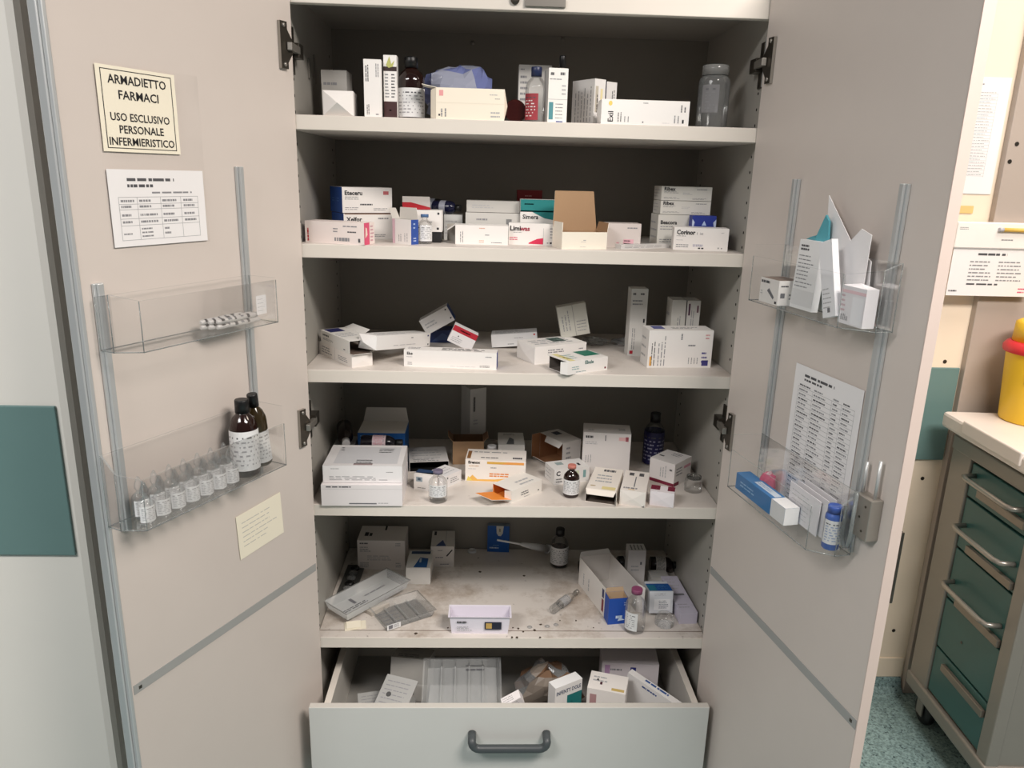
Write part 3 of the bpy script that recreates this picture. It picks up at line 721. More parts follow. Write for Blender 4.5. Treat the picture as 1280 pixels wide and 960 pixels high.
def tray(name, label, group, F, w, d, h, mat, fl=.006, slots=0, prints=None, lip=True, cat='tray'):
    """open thermoformed tray"""
    O, X, Y, Z = F; L = lambda x, y, z: O+X*x+Y*y+Z*z
    mb = MB(); i = fl*1.2
    lo = [(i, i), (w-i, i), (w-i, d-i), (i, d-i)]; hi = [(0, 0), (w, 0), (w, d), (0, d)]
    mb.poly([L(*p, 0) for p in lo], mat); mb.poly([L(*p, .0012) for p in lo], mat)
    for a in range(4):
        b = (a+1) % 4
        mb.poly([L(*lo[a], 0), L(*lo[b], 0), L(*hi[b], h), L(*hi[a], h)], mat)
        if lip:
            cx, cy = w/2, d/2
            ex = lambda p: (p[0]+(.004 if p[0] > cx else -.004), p[1]+(.004 if p[1] > cy else -.004))
            mb.poly([L(*hi[a], h), L(*hi[b], h), L(*ex(hi[b]), h+.0006), L(*ex(hi[a]), h+.0006)], mat)
    for k in range(slots):
        x = i+(w-2*i)*(k+1)/(slots+1); mb.box(F, x-.0015, x+.0015, i*1.5, d-i*1.5, .0012, h*.5, mat)
    if prints: prints(Plane(mb, L(0, 0, 0), X, Z, w, h, .0006), Plane(mb, L(0, 0, .0015), X, Y, w, d, .0006))
    o = fin(mb, name, label=label, cat=cat, group=group)
    return o

# ---------------------------------------------------------------- top shelf
carton(B, 'white box with crushed folded end at the left end of the top shelf', G1, *by(.012, 403, 441, 112.5, S1, .075, 4), {'f': lambda p: (p.rect(.48, .62, .53, .76, K), p.rect(.46, .02, .56, .2, LG), p.rect(.74, .36, .78, .48, LG))}, gable={'f': .022})
carton(B, 'dim grey box behind the crushed white box on the top shelf', G1, *by(.17, 401, 433, 87, S1, .07), {'f': small(3, GR, 3)}, col=(.72, .71, .69))
carton(B, 'tall narrow white box standing left of the brown and white slim box', G1, *by(.02, 454, 476, 73.5, S1, .05, 3), {'f': lambda p: (p.lines(.12, .05, .3, .3, 2, K, 4, True, .6), p.lines(.08, .62, .3, .95, 2, K, 5, True, .6), p.lines(.65, .7, .88, .95, 2, GR, 6, True, .5), p.lines(.65, .03, .9, .08, 1, GR, 8))}, fc={'l': (.78, .76, .74)})
def slim(p):
    p.rect(0, 0, 1, .27, (.25, .13, .13)); p.rect(0, .75, 1, .82, (.2, .12, .12), 1); p.polyg([(.2, .84), (.45, .98), (.6, .86), (.85, .92), (.7, .82), (.4, .8)], (.72, .72, .42), 2)
    p.lines(.1, .32, .45, .72, 8, GR, 7, False, .5); p.lines(.58, .32, .95, .72, 8, K, 8, False, .5); p.lines(.4, .1, .6, .16, 1, LG, 9)
carton(B, 'slim upright box, white with a dark brown foot and yellow flower', G1, *by(.035, 479, 495.5, 68.5, S1, .03), {'f': slim})
P = ony((514.5, 140), .075)
bottle(MBT, 'amber bottle with white label beside the slim brown and white box, top shelf', 'bottles on the top shelf', V3(P[0], P[1], S1), .0285, .125, 'bottle', M_AMBER, M_BLACK, LABW, seed=4, labz=(.04, .5), laba=(-2.8, -.2))
carton(B, 'long cream-white box lying open at its left end at the front, top shelf', G1, *by(.004, 545.5, 631, 109, S1, .055, 0), {'f': lambda p: (p.rect(.04, .74, .1, .92, (.9, .62, .62)), p.lines(.78, .78, .95, .84, 1, LG, 3), p.lines(.86, .66, .95, .71, 1, GR, 33), p.lines(.05, .08, .16, .45, 2, GR, 4, True, .5), p.rect(.03, .1, .055, .16, K), p.lines(.8, .06, .96, .3, 2, LG, 5), p.rect(0, .52, 1, .525, (.86, .82, .76)))}, col=(.95, .91, .84), open_=('l',), flaps=[((0, 0, 0), (0, 0, 1), (-.012, .016, 0)), ((0, 1, 0), (0, 1, 1), (-.016, .012, 0)), ((0, 0, 1), (0, 1, 1), (-.03, 0, .006))], gable={'r': .007}, inner=card((.86, .84, .8)))
P = ony((572, 130), .14)
M_BAGB = clear((.6, .65, .85), .8, .15, 'blue_film', .6, (.52, .56, .78)); M_BAGW = clear((.85, .86, .9), .8, .15, 'cloudy_film', .55, (.76, .78, .86))
P = ony((575, 84), .16)
crumple('plastic_bag', 'crumpled blue and clear plastic bag behind the long cream-white box', 'bag', V3(P[0], .16, S1), .165, .1, P[2]-S1, [M_BAGB, M_BAGW, M_BAGW, M_BAGB, M_BAGW], 5, amp=.16)
P = ony((645, 140), .065); q, dvec = lie(V3(P[0]-.002, P[1], S1), .024, .1, 88)
bottle(MBT, 'red-brown bottle lying with its base forward beside the red-labelled flask', 'bottles on the top shelf', q, .024, .1, 'bottle', M_AMBERR, M_BLACK, None, Zv=dvec)
carton(B, 'grey-white box with side print standing behind the blue-capped flask', G1, *by(.175, 649, 690, 80.5, S1, .045), {'f': lambda p: (p.lines(.05, .4, .35, .85, 5, GR, 8, False, .5), p.lines(.05, .9, .2, .95, 1, GR, 9), p.lines(.45, .9, .65, .97, 1, GR, 10))}, col=(.84, .83, .81))
P = ony((669, 145), .06)
bottle(MBT, 'clear flask with dark blue cap and red label on the top shelf', 'bottles on the top shelf', V3(P[0], P[1], S1), .0225, .112, 'bottle', M_CLEAR, paint((.12, .16, .3), .4), paint((.6, .2, .24), .5, 0, .2), seed=9, labz=(.05, .52), laba=(-2.9, -1.4), lcol=(.85, .8, .8))
carton(B, 'tall white box with a teal bar right of the blue-capped flask', G1, *by(.02, 686.5, 711, 84.5, S1, .05, 6), {'f': lambda p: (p.rect(.06, .06, .28, .38, (.3, .55, .58)), p.lines(.1, .86, .35, .93, 1, K, 3, fill=.9), p.lines(.6, .86, .95, .94, 1, K, 4, fill=.8), p.lines(.06, .78, .8, .82, 1, GR, 5), p.lines(.7, .5, .92, .72, 3, LG, 6), p.rect(0, .43, 1, .436, LG), p.lines(.4, .06, .95, .38, 5, GR, 7, fill=.3), p.rect(.45, .01, .8, .035, (.2, .3, .55)))}, col=(.92, .91, .89), fc={'t': (.5, .35, .28), 'l': (.8, .79, .77)})
P = ony((702, 110), .105)
bottle('dropper_bottle', 'dropper bottle with dark cap showing above the tall white box with teal bar', None, V3(P[0], .105, S1), .014, .142, 'bottle', paint((.5, .48, .45), .3), M_BLACK, None)
F1 = by(.105, 744, 762.5, 98, S1, .1, 0)
a_ = math.radians(33); X_ = V3(math.cos(a_), math.sin(a_), 0)
P0 = ony((744, 98), .09)
sidep = lambda p: p.lines(.1, .1, .92, .9, 6, GR, 12, True, .25, .8)
carton(B, 'nearer of the two white boxes standing side by side behind the sun-marked box', G1, FR(V3(P0[0], .09, S1), X_), .031, .075, P0[2]-S1, {'f': lambda p: (p.rect(.1, .3, .35, .85, (.75, .72, .66)), p.lines(.15, .3, .4, .85, 1, K, 4, True, .5), p.rect(.55, .35, .75, .8, (.9, .85, .66))), 'l': sidep}, col=(.9, .89, .88))
P1 = V3(P0[0], .09, 0)+X_*.034
carton(B, 'white box with dark spine touching the right of its twin behind the sun-marked box', G1, FR(V3(P1[0], P1[1], S1), X_), .03, .075, P0[2]-S1-.003, {'f': lambda p: p.lines(.5, .35, .85, .9, 2, K, 5, True, .5)}, col=(.88, .87, .86), fc={'l': NAVY})
carton(B, 'long white box marked with a yellow sun, lying at front, top shelf', G1, *by(.004, 752.5, 863, 123.5, S1, .05, 0), {'f': lambda p: (p.polyg([(.1+.022*math.cos(t*.7), .84+.1*math.sin(t*.7)) for t in range(9)], (.93, .8, .42)), p.text('Exil', .135, .1, .011, K, vert=True, bold=.01, maxw=.6), p.lines(.18, .1, .24, .55, 2, K, 5, True, .4), p.lines(.25, .1, .33, .35, 2, GR, 6, True, .3), p.lines(.47, .84, .55, .92, 1, GR, 7), p.rect(.47, .08, .485, .14, GR), p.lines(.7, .08, .82, .11, 1, LG, 8), p.lines(.82, .1, .9, .5, 2, GR, 9, True, .4), p.lines(.89, .55, .97, .9, 2, K, 10, True, .45), p.rect(.925, .1, .945, .25, K))}, gable={'l': .006})
P = ony((889, 150), .085)
bottle('plastic_jar', 'clear plastic jar with white lid at the right end of the top shelf', 'bottles on the top shelf', V3(P[0], P[1], S1), .0335, .13, 'jar', M_FROST, clear((.8, .8, .8), .8, .15, 'frosted_lid', .45, (.66, .66, .65)), clear((.8, .8, .8), .5, .2, 'frosted_label', .5, (.62, .62, .63)), cat='jar', capn='lid', seed=12, labz=(.25, .68), laba=(-2.6, -1.5), lcol=K)

# ---------------------------------------------------------------- second shelf
pk = lambda p: (p.rect(0, 0, .5, 1, PINK), p.polyg([(.08, .3), (.3, .45), (.25, .75), (.12, .8)], (.95, .85, .8), 2), p.lines(.6, .1, .95, .9, 5, (.8, .6, .65), 4))
carton(B, 'white box with bright pink end at the left front, second shelf', G2, *cb((382, 302.5), (455.5, 306.5), 275.5, S2, .05), {'f': lambda p: (p.lines(.02, .08, .08, .92, 1, RED, 3, True, .5), p.lines(.65, .75, .93, .88, 1, GR, 5), p.lines(.72, .5, .88, .62, 1, K, 6, fill=.6), p.lines(.48, .5, .58, .75, 2, GR, 9), p.lines(.5, .1, .86, .32, 1, GR, 7, fill=.9), p.lines(.9, .08, .95, .3, 1, K, 8, fill=1)), 'r': pk}, col=(.93, .88, .86))
fr = cb((430.5, 299.5), (490, 298), 267, S2, .085); F, w, d, h = fr
a_ = math.radians(5); a_ = math.radians(27); F = FR(F[0], V3(math.cos(a_), math.sin(a_), 0)); w = .116; d = .095
bl2 = {'l': lambda p: (p.lines(.15, .4, .4, .6, 2, (.35, .5, .75), 5), p.lines(.55, .4, .75, .6, 2, (.35, .5, .75), 6))}
carton(B, 'lower of the two stacked white and blue boxes, left back, second shelf', G2, F, w, d, h, {'f': both(std(21, 'Xelfor', big=.17), band(.02, .97, .98, 1, (.45, .28, .16))), **bl2}, fc={'l': BLU, 't': (.55, .35, .2)})
h2 = zat(F[0], 233.5)-(S2+h)-.002
carton(B, 'upper of the two stacked white and blue boxes, left back, second shelf', G2, FR(F[0]+V3(-.002, 0, h+.0015), F[1]), w+.002, d, h2, {'f': both(std(22, 'Eteceru', big=.17, acc=(.75, .4, .42)), lambda p: p.lines(.35, .28, .62, .38, 1, K, 77, fill=.7)), **bl2}, fc={'l': BLU})
fr = cb((491, 303.5), (514, 306), 273, S2, .022)
carton(B, 'small upright white box with open top flaps and a blue side', G2, *fr, {'f': lambda p: (p.rect(0, 0, .14, 1, (.86, .72, .76)), p.lines(.3, .1, .5, .5, 2, GR, 3, True, .4), p.lines(.6, .1, .85, .6, 2, LG, 4, True, .4)), 'r': lambda p: (p.lines(.3, .6, .6, .9, 2, (.7, .78, .9), 5), p.lines(.3, .1, .7, .3, 2, (.8, .85, .95), 6))}, fc={'r': (.16, .3, .62)}, open_=('t',), flaps=[((0, 0, 1), (0, 1, 1), (-.012, 0, .022)), ((0, 1, 1), (1, 1, 1), (-.01, .008, .024))], inner=card((.8, .78, .75)))
P = onz((531, 304.5), S2)
bottle('medicine_vial', 'clear vial with light blue cap and white label at front, second shelf', 'glass vials on the shelves', P, .0165, .064, 'vial', M_CLEAR, paint((.28, .42, .6), .4), LABW, seed=3, labz=(.1, .64), laba=(-2.8, -.3))
f5 = by(.105, 541, 553, 289.5, S2, .05)
carton(B, 'black box standing under the spread white boxes behind the blue-capped vial', G2, FR(V3(ony((528, 289), .105)[0], .1, S2)), .042, .05, ony((541, 289.5), .105)[2]-S2-.001, {}, col=(.12, .12, .13))
zb5 = ony((541, 289.5), .105)[2]
P = ony((505, 262), .1); Q = ony((552.5, 262), .1)
carton(B, 'white box resting on a black box behind the blue-capped vial', G2, FR(V3(P[0], .1, zb5)), Q[0]-P[0], .05, P[2]-zb5, {'f': lambda p: (p.lines(.04, .4, .25, .85, 3, (.4, .5, .65), 3), p.rect(.88, .8, .93, .9, K), p.rect(.86, .1, .92, .2, K), p.lines(.6, .4, .75, .5, 1, GR, 6), p.rect(.28, .78, .32, .88, GR))})
zt5 = P[2]
F = FR(V3(P[0]-.004, .105, zt5+.001), V3(1, .1, -.0), V3(.12, -.25, 1))
carton(B, 'flat white box with a red edge lying on the white box behind the vial', G2, F, .062, .045, .016, {'f': lambda p: (p.polyg([(0, 0), (0, 1), (.3, 1), (1, .3), (1, 0)], (.68, .14, .18)))}, col=(.78, .76, .74))
fr = by(.19, 555, 578, 268, S2, .07)
carton(B, 'plain grey box under the lying dark bottles, second shelf', G2, *fr, {'f': small(9, LG)}, col=(.8, .8, .79))
zz = S2+fr[3]
for k, (px, lb) in enumerate((((526, 262), 'dark bottle with silver label lying on boxes, its cap touching the twin cap'), ((541, 264), 'dark blue bottle lying on boxes with its black cap nearest the long grey boxes'))):
    Pq = ony((px[0], 262), .19+.035*(1-k)); q, dv = lie(V3(Pq[0], .215+.035*(1-k), zz+(.003 if k == 0 else 0)), .0155, .06, -8-10*k)
    bottle(MBT, lb, 'bottles lying on the second shelf', q, .0155, .068, 'bottle', paint((.07, .08, .2) if k else (.06, .06, .09), .2, 0, .1), M_BLACK, paint((.62, .63, .68), .4), Zv=dv, labz=(.28, .5), laba=(-3.1, 3.1), lprint=False)
fr = cb((569, 305), (635, 306.5), 281, S2, .055)
carton(B, 'white box with an open left flap at the front, left of the red-printed box', G2, *fr, {'f': lambda p: (p.lines(.08, .1, .16, .92, 2, GR, 4, True, .45), p.lines(.45, .8, .58, .9, 1, (.85, .65, .55), 5), p.lines(.45, .08, .55, .25, 2, (.85, .7, .6), 6), p.rect(.56, .48, .64, .53, LG), p.lines(.68, .06, .96, .16, 1, GR, 7))}, open_=('l',), flaps=[((0, 0, 1), (0, 1, 1), (-.018, 0, -.012)), ((0, 1, 0), (0, 1, 1), (-.02, .006, 0))], inner=card((.7, .68, .65)))
fr = by(.155, 582, 650, 265.5, S2, .06)
carton(B, 'lower of the two long grey boxes stacked behind the white front boxes', G2, *fr, {'f': lambda p: (p.lines(.2, .7, .5, .85, 1, GR, 4), p.rect(.75, .1, .85, .8, (.5, .5, .5)), p.lines(.1, .3, .4, .5, 1, LG, 5))}, col=(.8, .79, .77))
F, w, d, h = fr
carton(B, 'upper of the two long grey boxes stacked behind the white front boxes', G2, FR(F[0]+V3(.002, .012, h+.001)), w*.98, d*.8, .026, {'f': lambda p: p.lines(.1, .3, .6, .7, 2, LG, 8)}, col=(.76, .75, .73))
fr = by(.27, 647, 678, 237.5, S2, .05)
carton(B, 'dark red box at the back, above the teal and white box', G2, *fr, {'f': lambda p: (p.rect(0, 0, 1, .72, (.72, .66, .66)), p.lines(.3, .85, .7, .92, 1, (.75, .5, .5), 3))}, col=(.52, .12, .14))
def tw(p):
    p.rect(0, .72, 1, 1, (.12, .5, .5)); p.polyg([(0, .72), (.3, .72), (.62, .58), (1, .52), (1, .75), (0, .75)], (.12, .5, .5), 1); p.text('Simera', .06, .56, p.h*.1, K, maxw=.4); p.lines(.06, .42, .4, .47, 1, LG, 3); p.lines(.05, .24, .35, .36, 2, GR, 4); p.rect(0, .1, 1, .2, (.72, .76, .45)); p.rect(.65, .33, .9, .42, (.3, .2, .35)); p.lines(.1, .86, .35, .93, 1, (.8, .9, .9), 6)
fr = by(.145, 651, 700, 249, S2, .05)
carton(B, 'teal and white box with a wavy teal top standing behind the red-printed box', G2, *fr, {'f': tw})
def lim(p):
    p.text('Limi', .03, .66, p.h*.22, (.1, .08, .1), bold=.03); p.text('was', .235, .66, p.h*.21, (.62, .15, .25), bold=.03); p.lines(.1, .55, .35, .6, 1, GR, 3)
    p.lines(.02, .2, .26, .38, 2, (.85, .35, .45), 4, fill=.6); p.polyg([(.42, .1), (.5, .2), (.6, .3), (.72, .34), (.72, .05), (.42, .06)], (.84, .18, .33)); p.rect(.72, .05, .726, .8, LG); p.lines(.86, .3, .96, .85, 4, GR, 6, fill=.4); p.rect(.86, .08, .9, .16, K); p.rect(.8, .1, .83, .14, GR)
fr = cb((635.5, 305.5), (695.5, 307.5), 278.5, S2, .03)
carton(B, 'white box with red picture and red lettering beside the open kraft box', G2, *fr, {'f': lim})
fr = cb((702, 311.5), (758, 311.5), 290, S2, .065); F, w, d, h = fr
hb_ = ony((700, 238.5), F[0][1]+d)[2]-(S2+h)
carton(B, 'open white box with brown inside and its lid raised, second shelf', G2, *fr, {'f': lambda p: (p.rect(.47, .5, .53, .54, LG), p.lines(.42, .4, .58, .45, 1, LG, 3), p.lines(.4, .1, .6, .16, 1, LG, 4))}, col=(.95, .92, .86), open_=('t',), flaps=[((0, 1, 1), (1, 1, 1), (0, .012, hb_)), ((0, 0, 1), (0, 1, 1), (.002, 0, .02)), ((1, 0, 1), (1, 1, 1), (.004, 0, .02))], inner=M_KRAFT)
fr = by(.085, 759, 802, 279, S2, .05)
carton(B, 'white box with pale red print right of the open kraft-lined box', G2, *fr, {'f': lambda p: (p.rect(.5, .1, .8, .35, (.9, .7, .74)), p.lines(.52, .12, .78, .34, 2, (.8, .4, .5), 3), p.lines(.3, .14, .42, .26, 1, (.85, .6, .65), 4), p.lines(.6, .76, .95, .88, 1, GR, 5))}, col=(.86, .82, .80))
P = onz((776, 311.5), S2); Q = onz((836, 310), S2)
carton('blister_pack', 'flat white pack lying left of the black-lettered white box, second shelf', None, FR(P, Q-P), np.linalg.norm(Q-P), .022, .0095, {'t': small(4, LG, 3), 'f': small(6, GR, 2)}, col=(.84, .83, .82), cat='pack')
y0 = .15; x0, x1 = ony((825, 268), y0)[0], ony((888, 268), y0)[0]
z1 = ony((825, 268), y0)[2]; z2 = ony((825, 250.5), y0)[2]; z3 = ony((825, 232.5), y0)[2]
for zb_, zt_, nm, sd, br in ((S2, z1, 'bottom', 31, 'Beacora'), (z1, z2, 'middle', 32, 'Ribex'), (z2, z3, 'top', 33, 'Ribex')):
    carton(B, '%s white box of the stack of three at the right back, second shelf' % nm, G2, FR(V3(x0-(.003 if nm == 'bottom' else 0), y0, zb_+.0008), V3(1, .03, 0)), x1-x0, .07, zt_-zb_-.001, {'f': lambda p, s=sd, b=br, n=nm: std(s, b, big=.12 if n == 'bottom' else .26)(p), 'l': small(sd+9, LG, 3)}, col=(.86, .85, .82))
fr = by(.118, 866, 896, 269.5, S2, .028)
carton(B, 'small royal blue box behind the black-lettered white box', G2, *fr, {'f': lambda p: (p.polyg([(.4, .7), (.5, .85), (.6, .7)], (.7, .78, .92)), p.polyg([(0, .3), (.1, .8), (0, .9)], (.75, .8, .9)), p.polyg([(1, .3), (.88, .8), (1, .9)], (.75, .8, .9)))}, col=(.12, .2, .55))
fr = cb((841, 312), (909, 314.5), 284, S2, .055)
carton(B, 'white box with bold black lettering at the right front, second shelf', G2, *fr, {'f': lambda p: (p.text('Corinor', .05, .7, p.h*.2, (.08, .08, .1), bold=.035, maxw=.34), p.text('I  ist', .42, .7, p.h*.12, GR, bold=0), p.lines(.05, .6, .3, .65, 1, K, 4), p.lines(.05, .42, .2, .47, 1, LG, 5), p.lines(.05, .1, .3, .28, 2, GR, 6), p.lines(.36, .16, .62, .28, 2, (.4, .4, .6), 7), p.rect(.46, .07, .5, .13, K), p.rect(.52, .07, .56, .13, K), p.rect(.82, .1, .84, .16, GR), p.rect(.88, .1, .9, .15, GR), p.lines(.86, .78, .94, .84, 1, LG, 8)), 'r': small(5)})

# ---------------------------------------------------------------- third shelf
PA, QA = onz((440, 460), S3), onz((468, 458.5), S3); RA = onz((399, 441), S3)
Xa = unit(QA-PA); a_ = math.atan2(Xa[1], Xa[0]); dv = RA-PA
Fa = FR(PA, V3(dv[1], -dv[0], 0)); wa = (QA-PA)@Fa[1]; da = np.linalg.norm(dv); ha = zat(PA, 444)-S3
carton(B, 'long white box with folded white end at the left front, third shelf', G3, Fa, wa+.004, da, ha, {'l': lambda p: (p.rect(.5, .0, .505, 1, LG), p.lines(.1, .2, .45, .8, 3, GR, 4), p.lines(.6, .2, .9, .6, 3, GR, 5)), 't': small(3, LG, 3)}, col=(.93, .91, .89), gable={'f': .002})
F2 = FR(PA+Fa[2]*.006+V3(0, 0, ha+.001)+Fa[1]*-.002, Fa[1], V3(0, 0, 1)+Fa[1]*-.18)
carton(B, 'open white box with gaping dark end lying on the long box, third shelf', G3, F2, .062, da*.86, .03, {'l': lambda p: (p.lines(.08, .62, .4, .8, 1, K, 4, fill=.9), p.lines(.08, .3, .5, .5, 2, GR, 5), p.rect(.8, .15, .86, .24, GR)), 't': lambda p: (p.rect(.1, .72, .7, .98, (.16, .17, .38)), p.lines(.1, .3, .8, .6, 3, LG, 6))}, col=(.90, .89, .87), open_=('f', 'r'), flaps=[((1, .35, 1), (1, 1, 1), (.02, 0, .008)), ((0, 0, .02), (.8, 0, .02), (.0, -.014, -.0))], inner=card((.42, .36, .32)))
zt = S3+ha+.002
P = onz((470, 443), zt); Q = onz((537, 432.5), S3+.012)
P = P+V3(0, 0, .009)
Fg = FR(P, Q-P)
carton(B, 'long white box with pointed folded end resting across the left boxes', G3, Fg, np.linalg.norm(Q-P), .05, .033, {'f': lambda p: (p.rect(.95, .1, .97, .2, K), p.rect(.94, .75, .97, .85, (.3, .3, .5)), p.rect(.62, .7, .66, .76, GR), p.lines(.3, .2, .8, .3, 1, LG, 5)), 't': small(7, LG, 3)}, col=(.92, .91, .9), gable={'l': .016})
carton(B, 'grey-white box propped on its corner with blue side, third shelf back', G3, *tilt(.235, (534, 419), (568.5, 400), (519, 404), .05), {'f': lambda p: (p.lines(.1, .3, .6, .7, 2, LG, 3), p.rect(.88, .8, .93, .88, K), p.rect(.9, .2, .95, .28, K))}, col=(.86, .85, .84), fc={'b': (.16, .26, .5), 'r': (.16, .26, .5)})
fr = by(.3, 536, 570, 413, S3, .06, 4)
carton(B, 'dark blue box under the propped box at the back, third shelf', G3, *fr, {'f': lambda p: p.polyg([(.1, .1), (.5, .8), (.9, .3)], (.25, .33, .5))}, col=(.13, .2, .4))
P = ony((562, 431), .135)
carton(B, 'white box with a red lettered top edge slumped at mid shelf, third shelf', G3, *tilt(.135, (559, 425.5), (588, 439.5), (567.5, 405), .035), {'f': lambda p: (p.rect(0, .68, 1, 1, (.68, .13, .19)), p.lines(.3, .78, .9, .9, 1, (.95, .8, .8), 4, fill=.8), p.rect(.3, .45, .34, .52, K), p.lines(.1, .1, .7, .4, 3, LG, 7))}, col=(.88, .87, .87))
P = onz((615, 434.5), S3); Q = onz((672, 431), S3+.013)
P = onz((615, 434.5), S3+.002)
carton(B, 'long white box lying askew behind the long front box, third shelf', G3, FR(P, Q-P), np.linalg.norm(Q-P), .055, .033, {'f': lambda p: (p.lines(.5, .6, .78, .7, 1, GR, 4), p.lines(.7, .2, .95, .45, 2, K, 5), p.rect(.92, .78, .96, .9, (.8, .35, .35)), p.lines(.35, .1, .5, .3, 1, LG, 6)), 't': small(9, GR, 4)}, col=(.9, .9, .9))
fr = cb((505, 457.8), (620.5, 462.5), 437, S3, .038)
carton(B, 'long white box with blue right end at the front edge, third shelf', G3, *fr, {'f': lambda p: (p.text('Eke', .035, .72, p.h*.17, K, bold=.02), p.lines(.03, .56, .12, .62, 1, GR, 3), p.lines(.04, .1, .11, .3, 2, GR, 4), p.lines(.88, .68, .96, .8, 1, GR, 5), p.lines(.5, .1, .8, .14, 1, LG, 6), p.lines(.82, .1, .97, .24, 2, K, 7)), 't': lambda p: (p.lines(.4, .2, .98, .85, 3, K, 8, fill=.6), p.lines(.03, .3, .2, .8, 2, GR, 9)), 'r': None}, fc={'r': (.15, .25, .55)})
carton(B, 'grey box leaning with its top edge raised, middle back of third shelf', G3, *tilt(.2, (702, 423), (737.5, 416.5), (688.5, 386), .03), {'f': lambda p: (p.lines(.08, .2, .4, .92, 3, GR, 4, True, .35), p.rect(.52, 0, .54, 1, (.6, .59, .57)), p.lines(.6, .1, .95, .5, 4, GR, 6, False, .3)), 'l': small(4)}, col=(.78, .77, .73))
fr = cb((668, 456), (732, 449), 434, S3, bk=(649, 446))
carton(B, 'white box with folded left end, behind the green-topped open box', G3, *fr, {'f': lambda p: (p.lines(.25, .55, .68, .8, 2, GR, 4, fill=.6), p.lines(.85, .6, .95, .75, 1, GR, 5)), 't': lambda p: (p.rect(.5, .4, .75, .9, (.4, .48, .46)), p.lines(.1, .2, .9, .8, 3, LG, 6))}, gable={'l': .006})
fr = cb((709.5, 469), (759, 462), 452, S3, bk=(686, 460))
carton(B, 'small white and green box open at its left end at front, third shelf', G3, *fr, {'f': lambda p: (p.text('Ebule', .42, .66, p.h*.26, (.1, .4, .38), bold=.02), p.lines(.1, .3, .35, .6, 2, (.5, .65, .65), 4), p.lines(.2, .1, .5, .2, 1, (.4, .55, .55), 5), p.rect(.92, .12, .96, .26, MAR)), 't': lambda p: (p.rect(.58, .35, .97, 1, (.16, .46, .38)), p.lines(.1, .2, .5, .8, 3, (.6, .72, .7), 7), p.rect(.05, .0, .18, 1, (.88, .84, .6)))}, open_=('l',), flaps=[((0, 0, 0), (0, 0, 1), (-.012, .012, 0)), ((0, 0, 1), (0, 1, 1), (-.01, 0, .002))], inner=card((.5, .47, .44)))
fr = by(.19, 790, 811, 361, S3, .04, 2)
carton(B, 'tall white box standing upright left of the two twin boxes, third shelf', G3, *fr, {'f': lambda p: (p.lines(.1, .9, .35, .95, 1, K, 3, fill=.8), p.lines(.55, .9, .9, .95, 1, K, 4, fill=.7), p.lines(.1, .75, .8, .85, 2, GR, 5), p.lines(.15, .1, .4, .45, 2, GR, 6, True, .4), p.rect(.1, .03, .3, .08, RED), p.rect(.8, .5, .9, .56, K))}, col=(.86, .85, .83))
fr = by(.17, 841, 858.5, 375, S3, .055); F, w, d, h = fr
carton(B, 'left of two twin upright grey-white boxes at right back, third shelf', G3, *fr, {'f': lambda p: (p.lines(.4, .3, .7, .9, 2, GR, 4, True, .4)), 'l': small(4, LG)}, col=(.83, .82, .79))
carton(B, 'right of two twin upright grey-white boxes at right back, third shelf', G3, FR(F[0]+V3(w+.0025, 0, 0)), w*.95, d, h-.001, {'f': lambda p: (p.rect(.12, .75, .25, .95, (.35, .2, .3)), p.lines(.3, .2, .6, .9, 2, GR, 6, True, .35), p.rect(.75, .8, .88, .92, (.45, .3, .35)))}, col=(.83, .82, .8), fc={'l': (.25, .24, .24)})
fr = cb((808.5, 459.5), (888, 459.5), 413, S3, .06)
carton(B, 'big white box with sideways print at the right front, third shelf', G3, *fr, {'f': lambda p: (p.lines(.04, .05, .12, .92, 2, K, 3, True, .4), p.lines(.14, .05, .28, .95, 3, GR, 4, True, .35), p.rect(.03, .05, .06, .3, (.9, .68, .35)), p.lines(.48, .75, .54, .95, 1, GR, 5, True), p.lines(.62, .55, .74, .65, 1, GR, 6), p.lines(.62, .1, .8, .35, 4, GR, 7, True, .3), p.lines(.84, .1, .95, .45, 3, (.3, .28, .55), 8, False, .5), p.rect(.85, .05, .95, .2, (.25, .24, .5)), p.lines(.88, .75, .96, .92, 2, (.85, .6, .6), 9)), 't': lambda p: (p.rect(.1, .3, .28, .9, (.4, .42, .62)), p.lines(.4, .3, .9, .7, 2, GR, 10)), 'l': small(4, LG)})
for px, sz, sd, lb in (((740, 431), (.07, .045, .02), 3, 'crumpled clear pill blister at the foot of the leaning grey box'), ((780, 431), (.058, .04, .018), 8, 'crumpled silver blister left of the big white box, third shelf')):
    P = onz(px, S3)
    crumple('blister_strip', lb, 'blister', P, *sz, [M_TRAY, M_MILK, paint((.6, .58, .57), .3, .3, .1), M_TRAY], sd, 'crumpled blisters on the third shelf', amp=.5)

